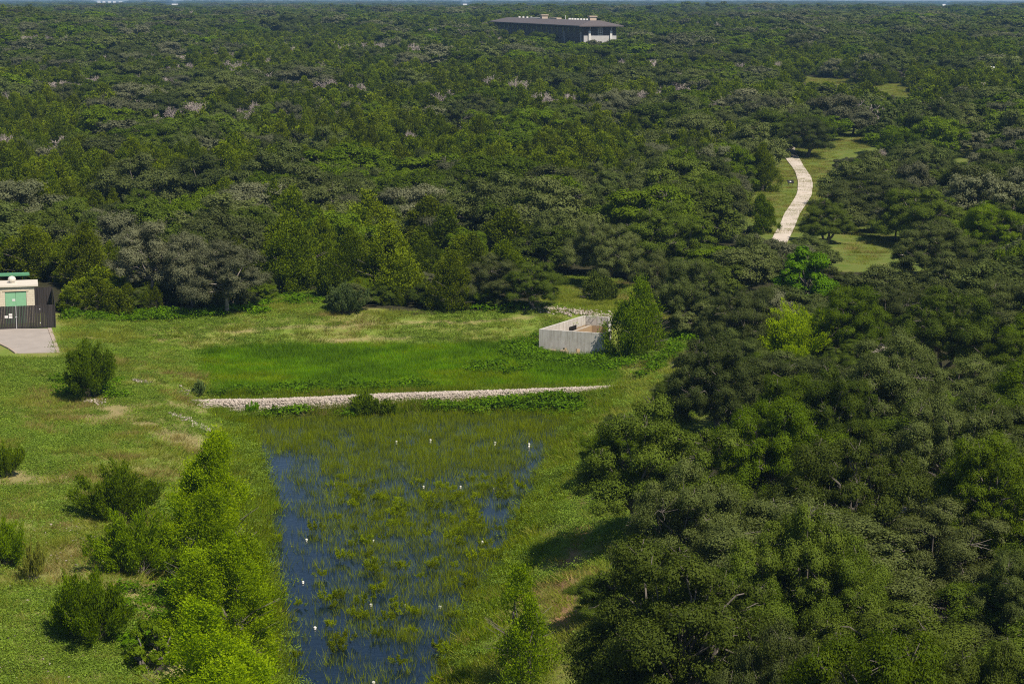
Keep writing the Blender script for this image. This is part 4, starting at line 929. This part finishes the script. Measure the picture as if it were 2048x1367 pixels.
big = [(1315, 782, 350, 9.0, 'big grey oak with bare lower branches leaning over the right bank of the pond'),
       (1378, 905, 265, 8.0, 'wide dark oak just below the leaning grey oak on the right bank'),
       (1372, 1058, 460, 9.2, 'largest dark oak, at the bottom, right of the sunlit red soil strip'),
       (1425, 655, 215, 8.0, 'dark oak at the top of the right bank beyond the end of the rock dam'),
       (1545, 775, 240, 8.6, 'smooth green oak behind the leaning grey oak'),
       (1672, 718, 190, 7.6, 'dark rounded oak just below the lime yellow tree'),
       (1790, 645, 235, 8.6, 'light grey green oak right of the lime yellow tree'),
       (1700, 830, 300, 9.2, 'dark oak in the middle of the right hand oaks'),
       (1890, 775, 260, 8.6, 'pale oak over the glimpse of woodland path on the right'),
       (1985, 850, 260, 9.0, 'dark oak at the right edge below the small green lawn'),
       (1600, 985, 300, 8.8, 'oak between the largest dark oak and the woodland path'),
       (1905, 985, 320, 6.0, 'smooth olive oak near the right edge above the pale gravel'),
       (1680, 1050, 250, 7.2, 'oak hanging over the left side of the pale gravel patch'),
       (2060, 1090, 200, 6.0, 'oak at the right edge beside the pale gravel patch'),
       (1760, 1225, 420, 9.2, 'broad oak at the bottom edge below the pale gravel patch'),
       (1985, 1255, 330, 9.0, 'oak in the bottom right corner'),
       (1560, 1215, 260, 8.0, 'oak at the bottom right of the largest dark oak'),
       (1890, 560, 200, 8.2, 'oak with a pale forked limb near the right edge'),
       (1480, 560, 170, 7.4, 'dark oak left of the lime yellow tree'),
       (1700, 560, 190, 7.6, 'grey green oak just below the near end of the gravel path'),
       (1655, 392, 120, 6.0, 'dark green oak against the right edge of the near end of the gravel path'), (1745, 335, 200, 7.6, 'broad grey green oak right of the bend of the gravel path'),
       (1850, 365, 170, 8.0, 'oak with grass under it, right of the broad oak by the path bend'), (1870, 430, 190, 7.4, 'oak with a dark forked trunk standing over the side path'), (1985, 400, 150, 8.2, 'oak at the right edge level with the path bend')]
for k, (a, b, c, d_, lab) in enumerate(big): OAK(a, b, c, d_, lab, k)

# dead, grey trees standing in the woodland
for k, (a, b, wpx, h) in enumerate([(825, 72, 46, 8.5), (335, 136, 52, 7), (470, 108, 64, 6.5), (375, 113, 40, 6), (660, 142, 60, 6.5), (715, 150, 50, 6), (985, 135, 60, 7.5), (1035, 140, 60, 7.5), (1090, 168, 60, 6.5), (1140, 168, 56, 6.5), (885, 165, 56, 6.5),
                                    (1350, 148, 60, 6), (1285, 165, 50, 6), (1480, 112, 48, 6), (1440, 180, 44, 6), (500, 205, 44, 5.5), (340, 196, 44, 6), (10, 245, 40, 6), (1765, 192, 60, 7), (820, 245, 40, 5), (190, 345, 44, 6), (1640, 190, 30, 5)]):
    q = at_top(a, b, h); R = wpx * .5 * q[1] / F; placed.append((q[0], q[1], R * .4)); hp = h * F / q[1]
    DEADKEEP.append(([(a - wpx * .4, b + hp * .08), (a, b), (a + wpx * .4, b + hp * .08), (a + wpx * .3, b + hp * .5), (a - wpx * .3, b + hp * .5)], q[1]))
    o = link_mesh('dead_tree', DEAD[k % 4]); o.location = (q[0], q[1], q[2]); s = R / 3.0; o.scale = (s, s, h / 7.5); o.rotation_euler = (0, 0, rng.uniform(0, 6.28))
    where = ['tall bare white dead tree left of the brown building', 'pinkish grey dead tree in the upper left woodland', 'wide grey dead tree on the upper left slope', 'small pinkish dead tree beside the wide grey one on the upper left slope',
             'grey dead tree left of centre in the far woodland', 'second grey dead tree left of centre, right of its twin', 'forked dead tree below the brown building, left of the pair', 'forked dead tree below the brown building, right of the pair',
             'grey dead tree under the right end of the forked pair', 'low grey dead tree below the white end of the brown building', 'grey dead tree left of the forked pair below the building', 'wide pinkish dead tree right of the brown building',
             'small dead tree between the brown building and the wide pinkish one', 'dead grey tree on the far slope above the gravel path', 'bare dead tree above and left of the gravel path', 'low dead tree in a gap of the left middle woodland',
             'dead tree with pale twigs in the upper left, below the pinkish one', 'pale dead tree at the left edge', 'dead tree between the path and the right edge', 'low tangled dead tree in the middle woodland', 'low dead tree in the left juniper thicket', 'thin dead tree beside the far end of the gravel path'][k]
    tag(o, where, 'tree', 'dead trees in the woodland')

# ---- the woodland itself: every tree a place; the 300 oaks and 300 junipers showing largest are objects, the rest one mass
INF = 1e9
KEEP_PX = [(OPEN_PX, INF)] + [(c, INF) for c in CLEAR_PX] + [([(974, 50), (985, 34), (1210, 34), (1252, 50), (1236, 79), (1172, 79), (1158, 66), (1100, 57), (1040, 57), (992, 65)], 725),
           ([(340, 4), (356, 4), (356, 11), (340, 11)], INF), ([(925, 4), (936, 4), (936, 11), (925, 11)], INF), ([(1884, 5), (1893, 5), (1893, 13), (1884, 13)], INF), ([(1977, 130), (1987, 130), (1987, 135), (1977, 135)], INF),
           ([(192, -2), (248, -2), (248, 6), (192, 6)], INF),
           ([(1826, 1175), (1890, 1165), (1930, 1180), (1925, 1215), (1830, 1215)], INF), ([(-50, 556), (115, 556), (115, 640), (-50, 640)], 197),
           ([(1715, 505), (1760, 505), (1770, 520), (1715, 525)], INF), ([(1780, 500), (1830, 495), (1860, 502), (1855, 515), (1790, 520)], INF),
           ([(1765, 770), (1845, 765), (1850, 795), (1765, 800)], INF), ([(1608, 290), (1625, 290), (1625, 325), (1600, 325)], INF), ([(1520, 385), (1545, 385), (1540, 402), (1520, 400)], INF)] + DEADKEEP
ring = [(0, 0)] + [(.85 * math.cos(a), .85 * math.sin(a)) for a in np.linspace(0, 6.28, 10)[:-1]] + [(.45 * math.cos(a), .45 * math.sin(a)) for a in np.linspace(0, 6.28, 7)[:-1]]
def blocked(x, y, z, h, R):
    cx_, cyc, fw = project(x, y, z + h * .55); _, cyt, _ = project(x, y, z + h); rx = R * F / fw; ry = np.abs(cyc - cyt) * 1.05
    bad = np.zeros(x.shape, bool)
    _, pyb, _ = project(x, y, z)
    for poly, lim in KEEP_PX:
        for a, b in ring: bad |= inpoly(cx_ + a * rx, cyc + b * ry, poly) & (y < lim)
        bad |= inpoly(cx_, pyb, poly) & (y < lim)
    bad |= sdf(x, y, FOOT) < 3
    return bad, cx_, cyc, rx, ry
def band(y0, y1, s, pad=14):
    ys = np.arange(y0, y1, s * .87); X, Y = [], []
    for k, y in enumerate(ys):
        hw = .2572 * y * 1.06 + pad; x = np.arange(-hw, hw + 12, s) + (s / 2 if k % 2 else 0)
        X.append(x + rng.uniform(-.38, .38, len(x)) * s); Y.append(y + rng.uniform(-.38, .38, len(x)) * s)
    return np.concatenate(X), np.concatenate(Y)
b1, b2, b3 = band(70, 420, 5.0), band(420, 900, 6.2), band(900, 1700, 9.0)
X = np.concatenate([b1[0], b2[0], b3[0]]); Y = np.concatenate([b1[1], b2[1], b3[1]])
big_ = np.concatenate([np.ones(len(b1[0])), np.full(len(b2[0]), 1.15), np.full(len(b3[0]), 1.55)])
jun = fbm(X, Y, 55, 31) + (noise(X, Y, 12, 33) - .5) * .25 + rng.normal(size=len(X)) * .05
right = (X > 9) & (Y < 260); pathside = (X / Y > .115) & (Y < 420)
isj = jun > np.where(right | pathside, .80, .47)
R0 = np.where(rng.random(len(X)) < .34, rng.uniform(5.2, 8.2, len(X)), rng.uniform(3.0, 5.0, len(X)))
h = np.where(isj, rng.uniform(3.2, 6.4, len(X)), np.where(R0 > 5.2, rng.uniform(7.2, 10.0, len(X)), rng.uniform(5.0, 8.0, len(X)))) * np.where(Y > 900, 1.15, 1.0)
R = np.where(isj, rng.uniform(1.7, 3.5, len(X)), R0) * big_
keep = np.ones(len(X), bool)
keep &= ~(~isj & (rng.random(len(X)) < np.where(Y < 420, .56, .42)))
keep &= ~(isj & (rng.random(len(X)) < .12))       # oaks are wider: fewer of them
Z = H(X, Y)
for x, y, r_ in placed: keep &= (X - x) ** 2 + (Y - y) ** 2 > (r_ * .7 + R * .45) ** 2
for _try in range(3):       # a tree that would stand before an open place is tried smaller, then left out
    bad, cx_, cyc, rx, ry = blocked(X, Y, Z, h, R); h = np.where(bad, h * .72, h); R = np.where(bad, R * .75, R)
bad, cx_, cyc, rx, ry = blocked(X, Y, Z, h, R)
keep &= ~bad
sel = np.where(keep)[0]; sel = sel[np.argsort(Y[sel])]
# which of them the photo shows: nearer crowns first, on a coarse screen
cov = np.zeros((171, 256), bool); gy, gx = np.mgrid[0:171, 0:256]; shown = np.zeros(len(X))
for i in sel:
    a, b, c, d_ = cx_[i] / 8, cyc[i] / 8, max(rx[i] / 8, .6), max(ry[i] / 8, .6)
    if a < -c or a > 256 + c or b - d_ > 171: continue
    x0, x1, y0, y1 = max(0, int(a - c)), min(256, int(a + c) + 2), max(0, int(b - d_)), min(171, int(b + d_) + 2)
    if x1 <= x0 or y1 <= y0: continue
    el = ((gx[y0:y1, x0:x1] - a) / c) ** 2 + ((gy[y0:y1, x0:x1] - b) / d_) ** 2 < 1
    shown[i] = (el & ~cov[y0:y1, x0:x1]).sum(); cov[y0:y1, x0:x1] |= el
single = np.zeros(len(X), bool)
nheroj, nheroo = 12, 34
for flag, cap in ((~isj, 300 - nheroo), (isj, 300 - nheroj)):
    c = [i for i in sel if flag[i] and shown[i] >= 3]; c.sort(key=lambda i: -shown[i]); single[c[:cap]] = True
def zone(px, py):
    if px < 230 and py > 400: return 'behind the plank fence and utility building'
    if py > 880: return 'above the bottom edge in the right hand oak grove'
    if px > 1380 and py > 640: return 'in the oak grove on the right bank'
    if px > 1660 and py > 400: return 'around the side path at the right'
    if px > 1420 and py > 400: return 'around the near end of the gravel path'
    if px > 1640 and py > 200: return 'on the lawns right of the gravel path'
    if px > 1380 and py > 200: return 'close to the left side of the gravel path'
    if py > 480: return 'at the front edge of the woodland behind the mown bench'
    if py > 330: return ('in the front left woodland' if px < 560 else 'in the front middle woodland behind the bench' if px < 1000 else 'in the woodland above the clearing')
    if py > 200: return ('in the left part of the middle woodland' if px < 560 else 'in the centre of the middle woodland' if px < 1000 else 'in the right part of the middle woodland')
    return ('in the far woodland at the left' if px < 560 else 'in the far woodland below the brown building' if px < 1260 else 'in the far woodland beyond the gravel path')
for i in sel:
    if not single[i]: continue
    near = Y[i] < 175; k = int(rng.integers(0, 5)); rz = rng.uniform(0, 6.28); tilt = ''
    size = 'small' if rx[i] < 22 else 'medium' if rx[i] < 45 else 'broad' if rx[i] < 90 else 'very broad'
    q = (X[i], Y[i], Z[i]); zn = zone(cx_[i], cyc[i])
    if isj[i]:
        pr = (JUNN if near else JUNM)[k % 3]
        plant('juniper_tree', pr, ('crown', 'trunk'), q, R[i] / 2.3, h[i] / 6.5, rz, size + ' olive green juniper ' + zn, 'tree', size + ' junipers ' + zn)
    else:
        pr = OAKS[k] if near else OAKM[int(rng.integers(0, 6))]
        plant('oak_tree', pr, ('crown', 'trunk'), q, R[i] / 4.4, h[i] / 8.1, rz, size + ' grey green oak ' + zn, 'tree', size + ' oaks ' + zn)
mass = np.array([i for i in sel if not single[i]])
n = len(mass); ri = rng.integers(0, 12, n)
dpat = fbm(X[mass], Y[mass], 40, 35); dead = (rng.random(n) < np.where((X[mass] / Y[mass] < .1) & (Y[mass] > 360) & (Y[mass] < 720), .05 + .6 * sstep(.52, .66, dpat), .03 + .12 * sstep(.55, .7, dpat))) & (Y[mass] > 300)
idx = np.where(dead, 9 + ri % 4, np.where(isj[mass], 6 + ri % 3, ri % 6))
idx = np.where((Y[mass] < 330) & (idx < 6), 13 + idx, np.where((Y[mass] < 330) & (idx < 9), 13 + idx, idx))
sc = np.stack([R[mass] / np.where(isj[mass], 2.3, 4.3)] * 2 + [h[mass] / np.where(isj[mass], 6.5, 7.6)], 1)
rot = np.zeros((n, 3)); rot[:, 2] = rng.uniform(0, 6.28, n)
scatter('woodland', np.stack([X[mass], Y[mass], Z[mass] - .05], 1), rot, sc, idx, OAKF + JUNF + DEADF + OAKN + JUNS, 'endless oak and juniper woodland running back towards the horizon', 'woodland')
# beyond it, out to the skyline, whole stands of trees
r = np.random.default_rng(77); ys = 1650 * (9500 / 1650.0) ** np.linspace(0, 1, 75)
fx, fy = [], []
for y in ys:
    s = 24 * (y / 1650) ** .6; x = np.arange(-.30 * y, .30 * y, s); fx.append(x + r.uniform(-.4, .4, len(x)) * s); fy.append(np.full(len(x), y) + r.uniform(-.012, .012, len(x)) * y)
fx = np.concatenate(fx); fy = np.concatenate(fy); fz = H(fx, fy)
g = 2.3 * (fy / 1650) ** .6 * r.uniform(.8, 1.3, len(fx)); hz = r.uniform(.75, 1.25, len(fx))
bd, *_ = blocked(fx, fy, fz, 7 * hz, 4.3 * g); ok = ~bd; n = ok.sum()
rot = np.zeros((n, 3)); rot[:, 2] = r.uniform(0, 6.28, n)
scatter('distant_woodland', np.stack([fx, fy, fz], 1)[ok], rot, np.stack([g, g, hz], 1)[ok], r.integers(0, 6, n), OAKF, 'bluish band of distant woodland along the skyline', 'woodland')
del _try

# ================================================================== GRASS, GROUND COVER, REEDS
def pts_in(polypx, z, dens, seed, up=None):
    r = np.random.default_rng(seed); w_ = np.array([PG(a, b)[:2] if z is None else P(a, b, z)[:2] for a, b in polypx]); lo, hi = w_.min(0), w_.max(0)
    n = int((hi - lo).prod() * dens); x = r.uniform(lo[0], hi[0], n); y = r.uniform(lo[1], hi[1], n); k = inpoly(x, y, [tuple(q) for q in w_]) & (sdf(x, y, BOX) > .55); return x[k], y[k], r
def lay(name, x, y, z, s, idx, masters, label, cat, r, sz=None):
    n = len(x); rot = np.zeros((n, 3)); rot[:, 2] = r.uniform(0, 6.28, n)
    scatter(name, np.stack([x, y, z], 1), rot, np.stack([s, s, s if sz is None else sz], 1), idx, masters, label, cat)
TG = [hidden('grass_tuft_%d' % k, make_tuft(200 + k, 90, .42, .035, .75, 'grass', .3)) for k in range(4)]
TGD = [hidden('grass_dark_%d' % k, make_tuft(204 + k, 90, .55, .04, .75, 'weed', .35)) for k in range(2)]; TGY = [hidden('grass_yellow_%d' % k, make_tuft(207 + k, 90, .36, .035, .75, 'yellowgrass', .35)) for k in range(2)]
TB = [hidden('bank_tuft_%d' % k, make_tuft(210 + k, 60, .26, .035, .7, 'bankgrass', .55)) for k in range(3)]
TD = [hidden('dry_tuft_%d' % k, make_tuft(220 + k, 60, .28, .03, .7, 'drygrass', .55)) for k in range(2)]
TC = [hidden('cover_%d' % k, make_cover(230 + k, 300, .85, .14, .062, 'cover')) for k in range(4)]
TW = [hidden('weed_%d' % k, make_cover(240 + k, 150, .8, .45, .17, 'weed')) for k in range(3)]
TR = [hidden('reed_%d' % k, make_tuft(250 + k, 34, .55, .022, .7, 'reed', .28)) for k in range(3)] + [hidden('reed_tall_%d' % k, make_brush(260 + k, 9, 90, .055, .72, .55, 'plume', .95)[0]) for k in range(2)] + [hidden('reed_thin_%d' % k, make_tuft(265 + k, 12, .5, .028, .45, 'reed', .3)) for k in range(2)]

x, y, r = pts_in(UP_PX, UP_Z, 3.2, 31); gv = fbm(x, y, 6, 91) + r.normal(size=len(x)) * .06; lay('grass', x, y, H(x, y), r.uniform(.7, 1.25, len(x)), np.where(gv > .60, 4 + r.integers(0, 2, len(x)), np.where(gv < .38, 6 + r.integers(0, 2, len(x)), r.integers(0, 4, len(x)))), TG + TGD + TGY, 'vivid green tall grass filling the upper basin', 'grass', r)
# banks and bench
x, y, r = pts_in([(-120, 600), (1500, 540), (1500, 800), (1300, 1600), (-200, 1600)], 0.0, 3.6, 32)
z = H(x, y); px, py, _ = project(x, y, z)
k = (inpoly(px, py, OPEN_PX) | (sdf(x, y, POND) < 10)) & (sdf(x, y, UPPER) > -.6) & (sdf(x, y, POND) > .2) & ~((px < 128) & (py > 610) & (py < 716)) & (sdf(x, y, BOX) > .5)
x, y, z, px, py = x[k], y[k], z[k], px[k], py[k]
bare = fbm(x, y, 7, 51) + .2 * ((x > 0) & (y < 150)) + .16 * (y > 172); kind = .6 * fbm(x, y, 9, 55) + .4 * noise(x, y, 2.2, 57) + r.normal(size=len(x)) * .07
k = (bare > .30 + r.normal(size=len(x)) * .07) & ((ruts(x, y) > .28) | (r.random(len(x)) < .35))
x, y, z, kind, bare = x[k], y[k], z[k], kind[k], bare[k]
ri = r.integers(0, 12, len(x))
cov_ = kind > .54; dry = (~cov_) & (kind < .43) & (bare < .55)
lay('ground_cover', x[cov_], y[cov_], z[cov_], r.uniform(.6, 1.25, cov_.sum()), ri[cov_] % 4, TC, 'low blue green creeping ground cover in patches on the banks', 'plants', r)
gr = ~cov_
lay('bank_grass', x[gr], y[gr], z[gr], r.uniform(.6, 1.3, gr.sum()), np.where(dry[gr], 3 + ri[gr] % 2, ri[gr] % 3), TB + TD, 'short green and straw coloured grass on the banks and bench', 'grass', r)
# broadleaf weeds: round the concrete box, along the dam, at the wood's foot
wx, wy = [], []
for poly, dens in (([(985, 690), (1075, 672), (1100, 705), (1160, 712), (1250, 705), (1280, 715), (1262, 735), (1130, 735), (1010, 715)], 2.6), ([(430, 790), (560, 788), (700, 783), (860, 778), (860, 768), (700, 772), (560, 778), (470, 780)], 1.6),
                   ([(860, 812), (1010, 802), (1150, 796), (1180, 800), (1170, 826), (1010, 832), (870, 826)], 3.4), ([(500, 822), (640, 822), (700, 818), (700, 834), (500, 834)], 1.0), ([(115, 612), (200, 632), (260, 628), (330, 622), (400, 625), (530, 610), (530, 628), (420, 636), (250, 645), (130, 640)], 1.3),
                   ([(240, 1180), (345, 1180), (360, 1330), (250, 1320)], .9), ([(330, 1000), (365, 1000), (365, 1180), (330, 1180)], .9), ([(100, 760), (250, 760), (250, 800), (110, 790)], .6), ([(520, 590), (640, 590), (640, 610), (520, 612)], .4), ([(860, 612), (990, 608), (1060, 608), (1050, 622), (870, 622)], 1.0), ([(940, 725), (1100, 735), (1100, 750), (940, 748)], .9), ([(1340, 660), (1400, 660), (1340, 730), (1280, 760)], .5)):
    a, b, r = pts_in(poly, None, dens, 60 + len(wx)); wx.append(a); wy.append(b)
wx = np.concatenate(wx); wy = np.concatenate(wy); kx, ky, _ = project(wx, wy, H(wx, wy)); k = ~((kx > 1092) & (kx < 1172) & (ky > 690) & (ky < 724)) & (sdf(wx, wy, BOX) > .5); wx, wy = wx[k], wy[k]; r = np.random.default_rng(69); lay('weeds', wx, wy, H(wx, wy), r.uniform(.55, 1.2, len(wx)), r.integers(0, 3, len(wx)), TW, 'broad leaved bright green weeds round the concrete box, along the rock dam and at the foot of the woodland', 'plants', r)
# low evergreen scrub that closes the foot of the woodland
ux, uy = [], []
for poly, dens in (([(205, 598), (560, 572), (555, 592), (520, 612), (230, 622)], .30), ([(640, 582), (860, 592), (1000, 598), (990, 616), (860, 619), (665, 618)], .22), ([(1320, 590), (1420, 560), (1420, 640), (1350, 655)], .12)):
    a, b, r = pts_in(poly, None, dens, 160 + len(ux)); ux.append(a); uy.append(b)
ux = np.concatenate(ux); uy = np.concatenate(uy); us = r.uniform(.18, .36, len(ux))
lay('undergrowth', ux, uy, H(ux, uy), us * 1.25, r.integers(0, 5, len(ux)), [OAKN[0], OAKN[4], OAKN[5]] + JUNS[:2], 'low dark scrub closing the foot of the woodland behind the bench', 'plants', r, us)
# reeds standing in the pond
x, y, r = pts_in(POND_PX, WATER_Z, 4.2, 71); px, py, _ = project(x, y, np.full(len(x), WATER_Z))
edge = -sdf(x, y, POND)
shoreL = np.interp(py, [830, 900, 1000, 1080, 1180, 1270, 1367], [470, 508, 540, 530, 548, 560, 578])
den = np.interp(py, [820, 870, 930, 1000, 1100, 1250, 1367], [1.0, 1.0, 1.0, .88, .64, .54, .46])
den = np.minimum(1, den * (1 + .35 * sstep(780, 930, px) * sstep(1000, 1080, py)))
den = den * (1 - .92 * sstep(150, 40, px - shoreL) * sstep(880, 930, py))
den = den * (1 - .97 * np.exp(-((px - 1080) / 42) ** 2 - ((py - 925) / 36) ** 2)) * (1 - .95 * np.exp(-((px - 1010) / 42) ** 2 - ((py - 1040) / 45) ** 2)) * (1 - .5 * np.exp(-((px - 640) / 70) ** 2 - ((py - 1130) / 90) ** 2)) * (1 - .5 * np.exp(-((px - 900) / 60) ** 2 - ((py - 965) / 14) ** 2))
den = np.maximum(den, .95 * sstep(1.3, .3, edge) * np.where((px < 700) & (py > 890), .25, 1.0))
den = den * np.maximum(np.clip((den - .62) * 2.4, 0, .93), sstep(.22, .62, fbm(x, y, 5, 73) * .45 + noise(x, y, 1.1, 75) * .55 + .12 * (den > .7)))
op_ = sstep(20, 90, px - shoreL) * (1 - np.exp(-((px - 1080) / 34) ** 2 - ((py - 925) / 30) ** 2)) * (1 - np.exp(-((px - 1010) / 36) ** 2 - ((py - 1035) / 40) ** 2))
thin = r.random(len(x)) < .30 * (.25 + .75 * op_); k = (r.random(len(x)) < den) | thin; thin &= ~(r.random(len(x)) < den); x, y, px, py, thin = x[k], y[k], px[k], py[k], thin[k]
tall = (r.random(len(x)) < .12) & (py > 960)
lay('reeds', x, y, np.full(len(x), WATER_Z), r.uniform(.6, 1.2, len(x)), np.where(thin, 5 + r.integers(0, 2, len(x)), np.where(tall, 3 + r.integers(0, 2, len(x)), r.integers(0, 3, len(x)))), TR, 'olive green reeds standing in the shallow pond', 'plants', r)
# denser fringe of sedge on the pond's margins
x, y, r = pts_in([(420, 800), (1260, 780), (1200, 1000), (1010, 1500), (480, 1500)], WATER_Z, 3.0, 81); d_ = sdf(x, y, POND); far_ = 3.5 * (y > P(800, 870, WATER_Z)[1]); k = (d_ > -.1) & (d_ < 2.2 + far_ + 1.2 * noise(x, y, 4, 83)) & (r.random(len(x)) < sstep(3.6 + far_, 1.2 + far_, d_))
x, y = x[k], y[k]; lay('sedge', x, y, np.maximum(H(x, y), WATER_Z), r.uniform(.7, 1.3, len(x)), r.integers(0, 6, len(x)) % 3, [hidden('sedge_%d' % q, make_tuft(270 + q, 70, .5, .035, .7, 'brush' if q else 'reed', .35)) for q in range(3)], 'dark green sedge fringe along both shores of the pond', 'plants', r)
# lawn and verge grass near the gravel path
lx, ly = [], []
for c in CLEAR_PX:
    a, b, r = pts_in(c, None, .8, 90 + len(lx)); lx.append(a); ly.append(b)
lx = np.concatenate(lx); ly = np.concatenate(ly); lay('lawn_grass', lx, ly, H(lx, ly), r.uniform(.7, 1.4, len(lx)), r.integers(0, 5, len(lx)), TB + TD, 'short grass on the verges and lawns near the gravel path', 'grass', r)

# ================================================================== AIR
def haze():
    mb = MB(); mb.box(-6000, 6000, -200, 11900, -8, 60); 
    m = bpy.data.materials.new('haze'); m.use_nodes = True; nt = m.node_tree; nt.nodes.remove(nt.nodes['Principled BSDF'])
    v = nt.nodes.new('ShaderNodeVolumePrincipled'); v.inputs['Color'].default_value = (.34, .62, 1.0, 1); v.inputs['Density'].default_value = 1.05e-4; v.inputs['Anisotropy'].default_value = 0.0
    nt.links.new(v.outputs[0], nt.nodes['Material Output'].inputs['Volume'])
    tag(mb.build('haze', m), 'thin blue air between the camera and the skyline', 'haze', kind='stuff')
haze()
